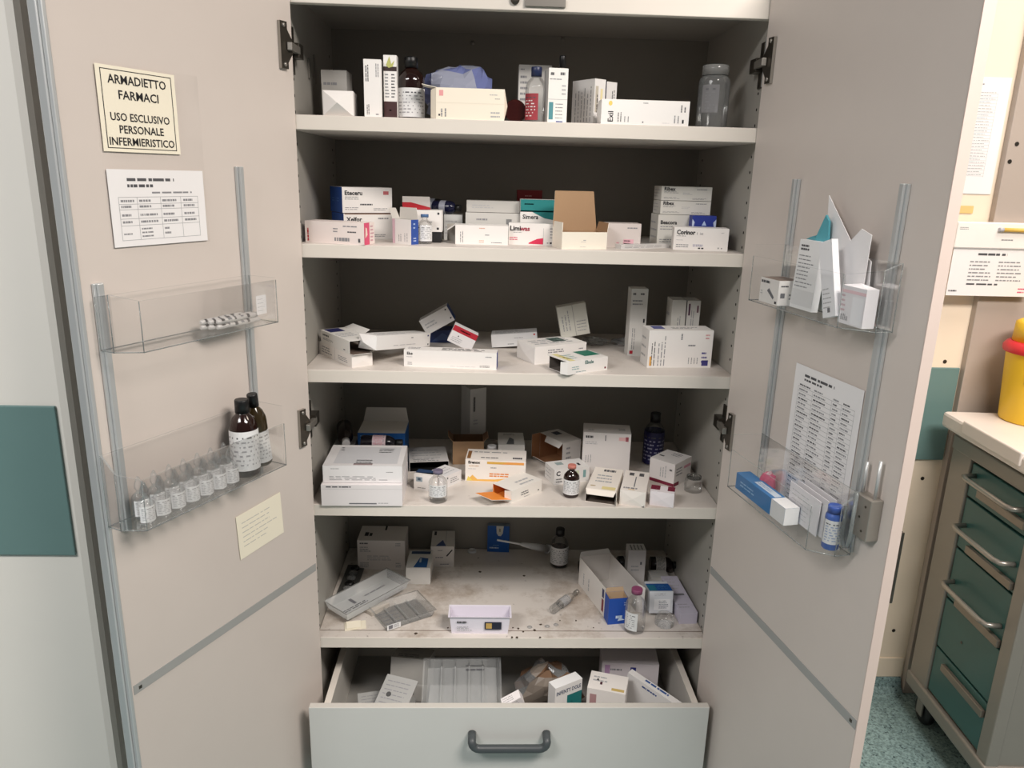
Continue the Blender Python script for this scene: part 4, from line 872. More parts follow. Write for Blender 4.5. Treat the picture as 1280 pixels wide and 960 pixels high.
# ---------------------------------------------------------------- fourth shelf
fr = cb((400, 632), (503, 632.5), 606, S4, .15); F, w, d, h = fr
F = FR(F[0]+V3(.004, 0, 0), F[1])
carton(B, 'lower of the two wide film-wrapped white boxes at left front, fourth shelf', G4, F, w-.004, d, h, {'f': lambda p: (p.lines(.06, .86, .5, .95, 1, K, 3, fill=.8), p.rect(.34, .08, .68, .14, GR), p.lines(.7, .1, .85, .16, 1, GR, 5), p.rect(0, .8, 1, .806, LG))}, col=(.90, .88, .88))
zb_ = S4+h+.001; Pu = F[0]+V3(.003, .012, h+.001); hu = zat(Pu, 582)-zb_
carton(B, 'upper of the two wide film-wrapped white boxes at left front, fourth shelf', G4, FR(Pu, F[1]), w-.008, d-.012, hu, {'f': lambda p: (p.lines(.1, .78, .25, .86, 1, GR, 3), p.lines(.08, .12, .9, .4, 3, GR, 4, fill=.4), p.lines(.8, .6, .9, .66, 1, K, 5)), 't': lambda p: (p.rect(.12, .1, .93, .9, (.82, .82, .83)), p.lines(.4, .12, .62, .3, 2, K, 6), p.lines(.65, .6, .92, .85, 3, GR, 7), p.lines(.14, .7, .2, .9, 2, K, 8), p.rect(.38, .04, .62, .12, (.62, .55, .55)))}, col=(.91, .90, .90))
mb = MB(); O, X, Y, Z = FR(Pu, F[1]); mb.box((O, X, Y, Z), -.004, w-.002, -.003, d-.008, hu+.0015, hu+.014, M_FILM); fin(mb, 'film_wrap', bpy.data.objects[[o.name for o in bpy.data.objects if o.get('label', '').startswith('upper of the two wide')][0]])
zt4 = zb_+hu+.016
fr = by(.235, 447, 506, 541, S4, .1); F, w, d, h = fr
carton(B, 'blue box with white lid flap standing open behind the wrapped boxes', G4, F, w, d, h, {'f': lambda p: (p.lines(.05, .8, .25, .95, 2, (.5, .7, .9), 3), p.lines(.4, .75, .8, .95, 2, (.7, .8, .95), 4), p.rect(.3, .0, .7, .5, (.06, .2, .42)))}, col=(.1, .38, .68), fc={'t': (.85, .83, .8)}, flaps=[((0, 1, 1), (1, 1, 1), (0, .01, .036))], inner=card((.8, .78, .75)))
for k, (px, az, col, lb) in enumerate((((452, 556), 12, (.08, .07, .1), 'dark bottle with red-flowered label lying before the blue box'),)):
    Pq = ony(px, .195); q = V3(Pq[0], .19, S4+.062)
    # rests on a small grey carton hidden behind the wrapped boxes
    carton(B, 'low grey box carrying the lying dark bottle, behind the wrapped boxes', G4, FR(V3(Pq[0]-.01, .166, S4)), .125, .055, .064, {}, col=(.7, .7, .69))
    bottle(MBT, lb, 'bottles on the fourth shelf', V3(Pq[0], .193, S4+.0647+.019), .019, .105, 'bottle', paint(col, .2, 0, .1), M_BLACK, paint((.8, .72, .74), .4), Zv=V3(1, 0, 0), labz=(.28, .6), laba=(-3.1, 3.1), seed=8, lcol=(.68, .2, .28))
Pq = ony((424, 556), .2)
bottle(MBT, 'dark bottle with white cap lying in the left back corner, fourth shelf', 'bottles on the fourth shelf', V3(.018, .305, S4+.09), .02, .11, 'bottle', M_AMBER, WHITEP, None, Zv=unit(V3(.22, -1, -.12)), Xv=V3(1, .12, 0))
carton(B, 'low grey box under the dark bottle in the left back corner', G4, FR(V3(.002, .2, S4)), .055, .1, .062, {}, col=(.7, .7, .69))
fr = cb((512, 590), (561, 588), 578, S4, .11)
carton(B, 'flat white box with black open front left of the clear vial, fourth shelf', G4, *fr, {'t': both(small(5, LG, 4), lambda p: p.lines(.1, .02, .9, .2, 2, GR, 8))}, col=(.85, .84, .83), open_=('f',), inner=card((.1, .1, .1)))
P, Q = onz((541.5, 611.5), S4), onz((580, 594), S4)
carton(B, 'white box angled behind the clear vial with round end, fourth shelf', G4, FR(P+V3(.03, .006, 0), Q-P), .06, .055, .031, {'f': lambda p: (p.rect(.1, .7, .16, .85, K), p.lines(.3, .2, .9, .7, 3, GR, 4)), 't': small(5, LG, 3)}, col=(.9, .89, .89))
fr = cb((517.5, 611.5), (541, 614.5), 592.5, S4, .035)
carton(B, 'small white box with blue side left of the clear vial, fourth shelf', G4, *fr, {'f': lambda p: (p.rect(.12, .55, .45, .85, (.6, .66, .7)), p.rect(.2, .62, .36, .78, (.3, .4, .5)), p.lines(.2, .1, .8, .2, 1, K, 4)), 't': lambda p: (p.rect(0, .3, 1, 1, (.16, .25, .38)), p.polyg([(0, .3), (1, .6), (1, .3)], (.4, .55, .45)))}, fc={'l': (.16, .22, .34)})
P = onz((547.5, 625.5), S4)
bottle('medicine_vial', 'clear vial with purple-grey cap at the left front, fourth shelf', 'glass vials on the shelves', P, .0225, .078, 'vial', M_CLEAR, paint((.45, .42, .5), .4), LABW, seed=13, labz=(.22, .6), laba=(-2.6, -.5))
a_ = math.radians(28)
fr = by(.33, 588, 608, 487, S4, .06, 0); F, w, d, h = fr
carton(B, 'tall grey-white box standing against the back of the fourth shelf', G4, FR(F[0], V3(math.cos(a_), math.sin(a_), 0)), w/math.cos(a_), .055, h+.0, {'f': lambda p: (p.rect(.1, .58, .9, .92, (.70, .69, .67)), p.rect(.2, .66, .32, .88, (.25, .25, .25)), p.lines(.2, .45, .6, .55, 2, GR, 4), p.rect(.72, .2, .88, .28, (.85, .85, .85)))}, col=(.7, .69, .67))
fr = by(.26, 566, 605, 552, S4, .06, 3)
carton(B, 'brown kraft box open at top behind the orange-banded box', G4, *fr, {}, mat=M_KRAFT, open_=('t',), flaps=[((0, 0, 1), (0, 1, 1), (-.012, 0, .014)), ((1, 0, 1), (1, 1, 1), (.012, 0, .01))], inner=paint((.42, .3, .2), .8))
fr = by(.25, 623, 656, 556, S4, .1)
carton(B, 'grey-white box with dark picture on top behind the orange-banded box', G4, *fr, {'t': lambda p: (p.polyg([(.3, .05), (.6, .05), (.6, .45), (.45, .6)], (.4, .41, .42)), p.lines(.2, .75, .8, .92, 2, GR, 3)), 'f': small(4, LG, 2)}, col=(.84, .83, .81))
P = ony((615, 562), .27)
bottle('medicine_vial', 'small white plastic vial beside the grey-white box, behind orange-banded box', None, V3(P[0], .27, S4), .0145, P[2]+.012-S4, 'jar', WHITEP, WHITEP, None)
def ere(p):
    p.text('Erenox', .05, .82, p.h*.125, (.12, .09, .06), bold=.035, maxw=.3); p.rect(.36, .82, .97, .93, (.87, .68, .32)); p.polyg([(.6, .82), (.97, .84), (.97, .93), (.7, .93)], (.92, .63, .32), 2); p.lines(.06, .68, .3, .74, 1, (.75, .55, .25), 3); p.lines(.42, .6, .56, .7, 1, GR, 4); p.lines(.05, .55, .2, .6, 1, LG, 5); p.lines(.4, .22, .75, .42, 2, (.9, .55, .25), 6, fill=.7); p.polyg([(.02, .02), (.12, .3), (.2, .1), (.5, .12), (.75, .2), (.75, .02)], (.93, .72, .36)); p.polyg([(.02, .02), (.05, .24), (.12, .04)], (.92, .82, .4), 2)
fr = cb((581.5, 601), (656.5, 604), 574, S4, tk=(588, 561))
carton(B, 'white box with an orange band on its front, middle of fourth shelf', G4, *fr, {'f': ere, 't': lambda p: (p.lines(.12, .65, .95, .8, 1, GR, 4), p.lines(.25, .12, .6, .3, 1, K, 5), p.lines(.78, .12, .95, .35, 1, K, 6, fill=.8), p.rect(.02, .1, .08, .8, (.55, .38, .22))), 'r': small(7, LG)}, col=(.95, .92, .89))
fr = cb((639.5, 629.5), (677, 614), 614, S4, bk=(627, 615))
carton(B, 'white box with its orange-lined left end torn open, front of fourth shelf', G4, *fr, {'f': lambda p: (p.lines(.3, .3, .65, .65, 2, K, 4, fill=.6), p.lines(.4, .1, .7, .2, 1, GR, 8), p.rect(.86, .2, .9, .3, K)), 't': lambda p: (p.lines(.4, .1, .9, .6, 2, LG, 5))}, col=(.93, .91, .88), open_=('l',), flaps=[((0, 0, .3), (0, 1, .3), (-.055, .008, .012)), ((0, 0, 0), (0, 0, 1), (-.006, .018, 0))], inner=paint((.93, .56, .22), .6))
P, Q = onz((703, 571), S4+.0), onz((730, 566), S4)
P = ony((703, 570), .235); P[2] = S4; a_ = math.radians(33)
carton(B, 'white box with brown gaping left end at the back, fourth shelf', G4, FR(P, V3(math.cos(a_), math.sin(a_), 0)), .062, .1, ony((703, 554), .235)[2]-S4, {'f': lambda p: (p.lines(.2, .3, .5, .85, 3, GR, 4)), 't': lambda p: p.rect(.4, .6, .75, .85, (.25, .27, .33))}, col=(.84, .82, .80), open_=('l',), flaps=[((0, 0, .02), (0, 1, .02), (-.03, -.004, .012)), ((0, 1, 0), (0, 1, 1), (-.028, .0, .004)), ((0, 0, 1), (0, .7, 1), (-.01, .0, -.014))], inner=paint((.62, .44, .3), .8))
P = ony((728.5, 560), .2); Q = ony((788, 560), .185); P[2] = Q[2] = S4
F = FR(P, Q-P); hbx = zat(P, 540)-S4
carton(B, 'large white box with small red mark standing mid-right, fourth shelf', G4, F, np.linalg.norm(Q-P), .075, hbx, {'f': lambda p: (p.lines(.05, .86, .28, .94, 1, K, 3, fill=.8), p.lines(.05, .72, .4, .8, 2, LG, 4), p.rect(.75, .84, .95, .92, (.9, .72, .72)), p.rect(.89, .83, .95, .93, (.75, .25, .35)), p.rect(.46, .82, .48, .95, GR), p.lines(.05, .3, .2, .5, 3, GR, 5, True, .3)), 't': lambda p: (p.lines(.1, .2, .25, .35, 1, GR, 5), p.lines(.75, .3, .9, .6, 2, GR, 6)), 'r': small(4, LG)}, col=(.89, .87, .86))
fr = cb((692.5, 606.5), (736, 601), 588, S4, .06)
carton(B, 'white box behind the amber vial with bold letter on its corner', G4, *fr, {'f': lambda p: (p.text('C', .05, .6, p.h*.3, K, bold=.03), p.lines(.05, .1, .3, .45, 2, K, 4), p.rect(.55, .3, .7, .8, (.84, .86, .74)), p.rect(.82, .3, .9, .8, (.5, .65, .65))), 't': lambda p: (p.rect(.2, .5, .4, .8, (.6, .66, .66)), p.rect(.75, .25, .82, .5, K)), 'l': small(4, LG)}, col=(.9, .89, .88))
P = onz((713.3, 619.5), S4)
bottle('medicine_vial', 'amber vial with salmon cap and white label at front, fourth shelf', 'glass vials on the shelves', P, .0195, .081, 'vial', M_AMBER, paint((.80, .5, .45), .4), LABW, seed=23, labz=(.12, .58), laba=(-3.0, .0))
Rw = onz((769, 631), S4)-onz((731, 626.5), S4)
fr = cb((731.5, 626.5), (769, 631.5), 610, S4, tk=(749, 584)); F, w, d, h = fr
carton(B, 'left of three front boxes, white, its end gaping open, fourth shelf', G4, F, w, d, h, {'t': lambda p: (p.lines(.35, .8, .95, .95, 1, K, 3, fill=.8), p.lines(.1, .1, .35, .2, 1, (.7, .6, .4), 4), p.rect(.5, .04, .95, .16, (.9, .84, .6)), p.lines(.2, .3, .8, .7, 3, LG, 5)), 'l': small(6, LG)}, col=(.95, .92, .88), open_=('f',), flaps=[((0, 0, 1), (1, 0, 1), (0, -.014, -.009)), ((1, 0, 0), (1, 0, 1), (.003, -.012, 0))], inner=card((.5, .45, .41)))
fr = cb((774, 630.5), (806, 634.5), 612, S4, tk=(787, 588))
carton(B, 'middle of three front boxes, white with folded end, fourth shelf', G4, *fr, {'f': lambda p: (p.polyg([(.3, .1), (.5, .4), (.7, .1)], (.95, .88, .75)), p.rect(.88, 0, .97, .12, K)), 't': lambda p: (p.lines(.1, .75, .9, .95, 2, K, 3, True, .6), p.rect(.48, .2, .52, .7, GR), p.lines(.1, .05, .9, .2, 1, GR, 4), p.lines(.3, .03, .6, .1, 1, (.9, .75, .5), 5))}, col=(.96, .93, .9), gable={'f': .003})
fr = cb((811.5, 631), (841.5, 635), 613.5, S4, .04)
carton(B, 'right of three front boxes, white with maroon top band, fourth shelf', G4, *fr, {'t': lambda p: (p.rect(0, .3, .38, .98, (.48, .12, .22)), p.rect(.7, .3, 1, .98, (.48, .12, .22)), p.lines(.2, .4, .36, .7, 2, (.7, .65, .6), 3))}, col=(.95, .92, .93), fc={'b': (.48, .12, .22)}, gable={'f': .002})
P, Q = onz((812, 601.5), S4), onz((843, 611.5), S4)
F = FR(P+V3(0, .012, 0), Q-P); h = zat(Q, 586)-S4
dd = abs((onz((874, 593), S4)-Q)@F[2])
carton(B, 'white box turned cornerwise with maroon foot band, right of fourth shelf', G4, F, np.linalg.norm(Q-P), min(dd, .085), h+.006, {'f': lambda p: (p.rect(0, 0, 1, .14, (.48, .12, .22)), p.lines(.4, .3, .7, .9, 3, LG, 3, True, .4), p.lines(.8, .6, .95, .8, 1, K, 4)), 'r': lambda p: (p.rect(0, 0, .3, .16, (.48, .12, .22)), p.lines(.1, .4, .5, .8, 3, GR, 5), p.rect(.55, .62, .95, .74, (.85, .62, .68))), 't': lambda p: (p.lines(.1, .3, .3, .5, 1, K, 6), p.lines(.4, .6, .9, .9, 3, GR, 7))}, col=(.91, .89, .88))
P = ony((815.5, 573), .29)
bottle(MBT, 'dark navy bottle with black cap standing at right back, fourth shelf', 'bottles on the fourth shelf', V3(P[0], .29, S4), .0275, ony((815, 516), .29)[2]-S4, 'bottle', M_CLEAR, M_BLACK, paint((.12, .12, .3), .35, 0, .1), liquid=paint((.06, .05, .08), .2), labz=(.03, .66), laba=(-3.1, 3.1), seed=5, lcol=(.4, .4, .55))
P = onz((866, 613), S4)
bottle('glass_cup', 'clear empty small glass at the right front of the fourth shelf', None, P, .022, .04, 'jar', M_CLEAR, clear((.95, .96, .96), .9, .05, 'clear_cap'), None, cat='glass', capn='rim')

# ---------------------------------------------------------------- bottom shelf
fr = cb((447.5, 711.5), (506.5, 712), 675.5, S5, bk=(459, 692))
carton(B, 'white box with dense small print at left back, bottom shelf', G5, *fr, {'f': lambda p: (p.lines(.05, .86, .3, .94, 1, K, 3, fill=.7), p.lines(.05, .6, .3, .8, 3, GR, 4), p.lines(.2, .3, .75, .5, 3, LG, 5), p.lines(.05, .06, .25, .26, 4, GR, 6), p.lines(.8, .8, .95, .93, 2, GR, 7), p.lines(.8, .06, .95, .25, 3, GR, 8)), 't': lambda p: (p.rect(.12, .3, .2, .55, K), p.rect(.22, .3, .28, .5, K), p.rect(.52, .7, .56, 1, (.15, .15, .13)))}, col=(.88, .85, .83))
mb = MB(); F = FR(V3(.052, .14, S5+.001), V3(.02, 1, 0)); mb.box(F, 0, .21, 0, .05, 0, .003, paint((.35, .35, .34), .3, .3, .2))
for k in range(7): mb.lathe((F[0]+F[1]*(.018+.028*k)+F[2]*.025+V3(0, 0, .003), F[1], F[2], V3(0, 0, 1)), [(.013, 0), (.0125, .006), (.006, .009)], M_TRAY if k % 3 else M_BLACK, 10)
fin(mb, 'blister_pack', None, 0, None, 'grey and black blister card lying along the left wall of the bottom shelf', 'pack')
P, Q, Rr = onz((428, 778), S5+.012), onz((506, 735), S5+.018), onz((399, 765), S5+.014)
F = FR(P+V3(.012, 0, 0), Q-P); wt = np.linalg.norm(Q-P); dt = abs((Rr-P)@F[2])+.012
tray('plastic_tray', 'milky plastic tray lying askew at the left front, bottom shelf', 'plastic trays on the bottom shelf', F, wt, dt, .024, M_MILK, .005, 0, lambda f, t: (t.lines(.1, .35, .6, .5, 2, K, 4), t.rect(.3, .55, .34, .85, GR), t.lines(.5, .6, .9, .72, 1, GR, 5), f.lines(.5, .3, .95, .7, 2, LG, 6)))
mb = MB(); c = F[0]+F[1]*wt*.5+F[2]*dt*.5; mb.box(FR(V3(c[0]+.03, c[1]-.02, S5+.0005), F[1]), -.04, .02, -.02, .02, 0, .011, card((.75, .72, .68))); fin(mb, 'medicine_box', None, 0, None, 'flat card hidden under the milky plastic tray, bottom shelf', 'box', G5)
P, Q = onz((482, 790.5), S5), onz((543.5, 770.5), S5); F = FR(P, Q-P)
tray('plastic_tray', 'clear plastic tray with a small white label right of the milky tray', 'plastic trays on the bottom shelf', F, np.linalg.norm(Q-P), abs((onz((462, 765), S5)-P)@F[2]), .02, M_TRAY, .004, 3, lambda f, t: (f.rect(.03, .15, .3, .9, (.92, .92, .92)), f.rect(.06, .3, .14, .8, GR, 2), f.lines(.16, .3, .28, .8, 3, GR, 5, lay=2), t.lines(.1, .2, .5, .8, 4, GR, 6, fill=.2)))
P = onz((431, 789), S5); Q = onz((458, 786), S5); F = FR(P, Q-P)
mb = MB(); mb.box(F, 0, np.linalg.norm(Q-P), 0, .035, .0005, .0025, M_CREAM); mb.box(FR(F[0]+V3(0, 0, .0025), F[1], V3(0, -.15, 1)), .004, .04, .004, .03, 0, .001, M_CREAM); fin(mb, 'card_scrap', None, 0, None, 'folded cream card scrap under the milky tray, bottom shelf', 'card')
fr = cb((507.5, 730), (538, 730.5), 709.5, S5, bk=(511, 708))
carton(B, 'white box with blue picture on top and folded end, bottom shelf', G5, *fr, {'t': lambda p: (p.polyg([(.3, .02), (.85, .02), (.85, .55), (.5, .6)], (.15, .36, .6)), p.rect(.1, .8, .9, .97, (.2, .28, .42)), p.rect(.5, .3, .58, .55, (.75, .8, .85), 2))}, col=(.9, .89, .87), gable={'f': .002})
fr = cb((538.5, 708.5), (567.5, 708.5), 683, S5, bk=(541, 688))
carton(B, 'white box with a pen stroke on front, left of the blue box', G5, *fr, {'f': lambda p: (p.polyg([(.66, .55), (.9, .85), (.94, .82), (.7, .5)], K), p.lines(.3, .75, .6, .85, 1, GR, 4), p.lines(.2, .4, .6, .52, 1, GR, 5), p.lines(.4, .08, .8, .18, 1, GR, 6)), 't': lambda p: (p.polyg([(.2, .02), (.65, .02), (.5, .4)], (.28, .36, .55)), p.rect(.1, .7, .2, .95, K), p.rect(.62, .0, .64, 1, LG))}, col=(.87, .85, .83))
P = onz((590, 690), S5); mb = MB(); mb.lathe(FR(P), [(.008, .0005), (.013, .0005), (.0135, .005), (.012, .007), (.008, .007), (.008, .0005)], WHITEP, 20, False, False); fin(mb, 'plastic_ring', None, 0, None, 'white plastic ring cap lying on the bare floor of the bottom shelf', 'cap')
fr = cb((609, 689.5), (636, 690.5), 657, S5, .02)
carton(B, 'upright bright blue box with white tab mark at back, bottom shelf', G5, *fr, {'f': lambda p: (p.polyg([(.4, 1), (.42, .72), (.5, .62), (.62, .62), (.7, .72), (.74, 1)], (.85, .84, .8)), p.rect(.53, .78, .6, .9, (.6, .58, .5), 2), p.lines(.1, .12, .72, .2, 1, (.8, .86, .92), 4, fill=.8), p.lines(.25, .24, .6, .28, 1, (.55, .7, .85), 5))}, col=(.1, .36, .68), fc={'t': (.5, .55, .6)})
P, Q = ony((622, 675), .31), onz((689, 690), S5)
mb = MB(); d_ = unit(Q+V3(0, 0, .008)-P); L_ = np.linalg.norm(Q-P)
Zs = d_; Fz = (P, unit(np.cross(Zs, V3(0, 0, 1))), unit(np.cross(Zs, unit(np.cross(Zs, V3(0, 0, 1))))), Zs)
mb.lathe(Fz, [(.0025, 0), (.003, L_*.40), (.006, L_*.45), (.011, L_*.7), (.0115, L_*.9)], WHITEP, 12); sy = fin(mb, 'oral_syringe', None, 0, None, 'white tapered plastic applicator leaning from the blue box, bottom shelf', 'applicator')
mb = MB(); mb.lathe(Fz, [(.014, L_*.9), (.014, L_*.93)], WHITEP, 12); fin(mb, 'flange', sy)
P = onz((698.5, 706), S5)
bottle(MBT, 'clear bottle with white label and black cap at back, bottom shelf', 'bottles on the bottom shelf', P, .026, .118, 'bottle', M_CLEAR, M_BLACK, LABW, liquid=paint((.22, .15, .12), .15, 0, .1), seed=31, labz=(.1, .56), laba=(-3.0, .0))
fr = cb((562, 793), (637, 793.5), 771, S5, .05); F, w, d, h = fr
tray('plastic_tray', 'white tray with printed front label at the front, bottom shelf', 'plastic trays on the bottom shelf', F, w, d, h, paint((.90, .88, .92), .35, 0, .03, 0, 'white_styrene'), .004, 0, lambda f, t: (f.lines(.12, .62, .35, .78, 1, K, 3, fill=.8), f.lines(.12, .2, .4, .5, 3, LG, 4), f.rect(.58, .3, .86, .72, (.12, .13, .2)), f.rect(.6, .36, .7, .66, (.75, .62, .35), 2), t.lines(.3, .5, .7, .8, 2, LG, 5), t.lines(.2, .15, .9, .25, 1, (.8, .5, .4), 6)))
bkp = onz((562, 780), S5)
P = onz((690, 768), S5); dv = onz((722, 744), S5)-P
bottle('medicine_vial', 'clear vial lying on its side on the bare bottom shelf', 'glass vials on the shelves', P+V3(0, 0, .0125), .012, np.linalg.norm(dv), 'vial', M_CLEAR, M_STEEL, clear((.9, .9, .9), .5, .2, 'pale_label', .5, (.8, .8, .8)), Zv=unit(dv), labz=(.3, .58), laba=(-3, 3), seed=14)
P = onz((754.5, 771), S5); Rr = onz((723, 729.5), S5); dv = Rr-P
F = FR(P, V3(dv[1], -dv[0], 0)); h = zat(P, 735.5)-S5
carton(B, 'large white open-topped box lying at right, bottom shelf', G5, F, .094, np.linalg.norm(dv), h*1.0, {'l': lambda p: (p.rect(.9, .12, .97, .55, (.5, .2, .25)), p.rect(.9, .6, .97, .9, (.25, .25, .4)), p.lines(.1, .2, .5, .8, 2, LG, 4, True, .2))}, col=(.91, .89, .87), open_=('t', 'f'), flaps=[((0, 1, 1), (1, 1, 1), (0, .006, .012)), ((1, 0, 0), (1, 0, 1), (.012, -.018, .0))], inner=card((.86, .84, .82)))
fr = cb((759.5, 781), (783, 779), 749, S5, .034)
carton(B, 'royal blue box with open kraft top before the large white open box', G5, *fr, {'f': lambda p: (p.lines(.4, .2, .9, .35, 1, (.8, .87, .95), 3, fill=.9), p.polyg([(.5, .12), (.6, .25), (.9, .15)], (.8, .87, .95)), p.lines(.8, .7, .95, .85, 2, (.75, .82, .95), 5))}, col=(.1, .3, .66), open_=('t',), flaps=[((0, 1, 1), (1, 1, 1), (0, .002, .012))], inner=card((.78, .68, .56)))
P = onz((792.5, 787), S5)
bottle('medicine_flask', 'large clear bottle with magenta cap at the front right, bottom shelf', 'bottles on the bottom shelf', P, .0265, .118, 'vial', M_CLEAR, paint((.55, .28, .42), .35), LABW, seed=41, labz=(.1, .52), laba=(-2.9, -1.55))
# jumble at the right back
P = onz((849, 780), S5); Q = onz((870.5, 779), S5)
F = FR(P, V3(1, .05, 0)); dl = abs((onz((841, 733), S5)-P)@F[2])
carton(B, 'long lilac-grey box along the right wall, bottom shelf', G5, F, np.linalg.norm(Q-P), dl, zat(P, 766)-S5, {'t': lambda p: (p.lines(.1, .1, .9, .25, 2, GR, 3, fill=.2), p.rect(.2, .45, .8, .5, GR), p.lines(.1, .6, .9, .95, 4, LG, 4, fill=.25))}, col=(.78, .76, .82))
P = onz((817, 772), S5); Q = onz((846, 770), S5)
F = FR(P, Q-P+V3(0, 0, 0)); h = zat(P, 736)-S5
carton(B, 'white and blue box standing before the lilac-grey box, bottom shelf', G5, FR(P+V3(-.012, .004, .0105), V3(1, .02, 0), V3(0, .15, 1)), np.linalg.norm(Q-P)-.002, .07, h*.7, {'f': lambda p: (p.rect(.2, .15, .9, .65, (.93, .93, .94)), p.lines(.4, .2, .85, .6, 5, (.2, .2, .4), 3, fill=.5), p.rect(.1, .75, .95, .95, (.85, .86, .88)), p.lines(.2, .78, .9, .92, 2, GR, 4)), 't': lambda p: (p.rect(0, .05, 1, .75, (.12, .34, .62)), p.lines(.1, .2, .9, .6, 3, (.4, .6, .8), 5), p.rect(0, .05, .35, .6, (.15, .45, .55), 2))}, col=(.85, .86, .88))
P = onz((830, 779), S5)
mb = MB(); mb.lathe(FR(P+V3(0, -.004, 0)), [(.024, .0005), (.0255, .006), (.0245, .02), (.02, .028), (.01, .033), (.0005, .034)], M_CLEAR, 20); fin(mb, 'plastic_dome', None, 0, None, 'clear plastic dome cup before the lilac-grey box, bottom shelf', 'cup')
fr = by(.25, 786, 808, 688, S5, .04, 0); F, w, d, h = fr
carton(B, 'small white printed box standing in front of the dark lying bottles', G5, F, w, d, h, {'f': lambda p: (p.lines(.2, .4, .8, .6, 2, LG, 3), p.rect(.7, .6, .8, .68, GR)), 't': lambda p: p.lines(.1, .1, .9, .9, 4, K, 6, True, .4)}, col=(.86, .84, .83))
carton(B, 'flat grey box lying beside the small white printed box, right back', G5, FR(V3(onz((812, 721), S5)[0]-.01, .235, S5), V3(1, .02, 0)), .052, .05, .03, {'t': small(8, LG, 3)}, col=(.72, .71, .69))
for k, (px, az, lbcol, ln, lb) in enumerate((((718, 697), 8, None, .08, 'black bottle lying at the back, left of the label-covered bottles'), ((765, 690), 8, (.75, .74, .73), .078, 'dark bottle with white printed label lying at the back, bottom shelf'), ((803, 690), -4, (.8, .78, .76), .08, 'dark red bottle lying at the right back, small white label'))):
    Pq = onz((px[0], 694), S5); x = Pq[0]
    bottle(MBT, lb, 'dark bottles lying at the back of the bottom shelf', V3(x, .33-.025*(k == 0), S5+.0225+.002), .022, ln, 'bottle', paint((.1, .04, .05) if k == 2 else (.05, .045, .05), .2, 0, .1), M_BLACK, paint(lbcol, .6) if lbcol else None, Zv=unit(V3(math.cos(math.radians(az)), math.sin(math.radians(az)), 0)), labz=(.2, .55), laba=(-3.1, 3.1), seed=60+k, lcol=K)
# debris and dried residue on the bottom shelf
R = random.Random(8)
mb = MB()
for px in ((641, 785), (648, 786), (654, 790), (668, 788), (676, 781), (720, 776), (700, 776), (742, 785), (640, 797), (646, 797), (675, 797), (560, 785), (520, 792), (600, 715), (655, 720)):
    P = onz(px, S5); r = R.uniform(.0015, .004); q = [P+V3(r*R.uniform(.6, 1.3)*math.cos(a*1.05), r*R.uniform(.6, 1.3)*math.sin(a*1.05), 0) for a in range(6)]
    mb.poly([p+V3(0, 0, .0014) for p in q], paint((.3, .25, .2), .8))
    for a in range(6): mb.poly([q[a]+V3(0, 0, .0002), q[(a+1) % 6]+V3(0, 0, .0002), q[(a+1) % 6]+V3(0, 0, .0014), q[a]+V3(0, 0, .0014)], paint((.3, .25, .2), .8))
fin(mb, 'crumbs', None, 0, 'stuff', 'dark crumbs scattered on the front of the bottom shelf', 'debris')
mb = MB()
for px in ((662, 784), (684, 783), (695, 781)):
    P = onz(px, S5); mb.lathe(FR(P), [(.007, .0003), (.005, .002), (.0005, .003)], M_TRAY, 10)
fin(mb, 'glass_shards', None, 0, 'stuff', 'clear plastic fragments on the front of the bottom shelf', 'debris')

# ---------------------------------------------------------------- drawer contents
ZD = DF
def dpt(px, z): return onz(px, z)
P = ony((484, 850), .03)
carton(B, 'grey box tilted up at the left of the drawer', GD, FR(V3(P[0]-.0, .04, ZD+.02), V3(1, -.16, 0), V3(0, .25, 1)), .1, .075, .145, {'f': lambda p: (p.rect(.55, .35, .65, .45, (.3, .3, .3)), p.rect(0, .25, 1, .55, (.74, .73, .71))), 't': lambda p: (p.lines(.15, .1, .9, .4, 2, (.25, .25, .24), 3, fill=.6), p.lines(.2, .55, .8, .9, 3, GR, 4))}, col=(.62, .61, .59))
P = ony((530, 872), -.02); Q = ony((625, 872), -.02)
F = FR(V3(P[0], -.05, ZD+.095), V3(1, .02, 0), V3(0, -.45, 1))
tray('plastic_tray', 'large clear moulded tray resting in the middle of the drawer', 'moulded plastic in the drawer', F, Q[0]-P[0], .12, .03, M_TRAY, .006, 4, lambda f, t: t.lines(.55, .85, .85, .92, 1, K, 5, fill=.7))
carton(B, 'low grey box carrying the clear moulded tray in the drawer', GD, FR(V3(P[0]+.01, -.045, ZD+.0005)), .15, .1, .088, {}, col=(.55, .55, .54))
for k, (px, rz, lb) in enumerate((((450, 878), 12, 'grey leaflet lying flat at the left of the drawer'), ((463, 872), -20, 'folded leaflet with round marks leaning at the left of the drawer'))):
    P = ony(px, -.06); a_ = math.radians(rz)
    mb = MB(); F = FR(V3(P[0], -.075+.02*k, ZD+.086+.012*k), V3(math.cos(a_), math.sin(a_), 0), V3(0, -.5*k, 1)); mb.box(F, 0, .085, 0, .1, 0, .002, paint((.66, .66, .65), .6))
    pl_ = Plane(mb, F[0]+F[3]*.002, F[1], F[2], .085, .1); pl_.lines(.1, .1, .9, .9, 7, GR, 5+k, fill=.25); pl_.polyg([(.3+.08*math.cos(t*.8), .5+.07*math.sin(t*.8)) for t in range(8)], (.3, .3, .3), 2)
    fin(mb, 'leaflet', None, 0, None, lb, 'leaflet', 'leaflets in the drawer')
carton(B, 'shallow grey box under the folded leaflet, left of the drawer', GD, FR(V3(ony((470, 872), -.06)[0]+.0, -.072, ZD+.0005), V3(1, 0, 0)), .09, .09, .08, {}, col=(.6, .6, .59))
P = ony((697, 872), .03)
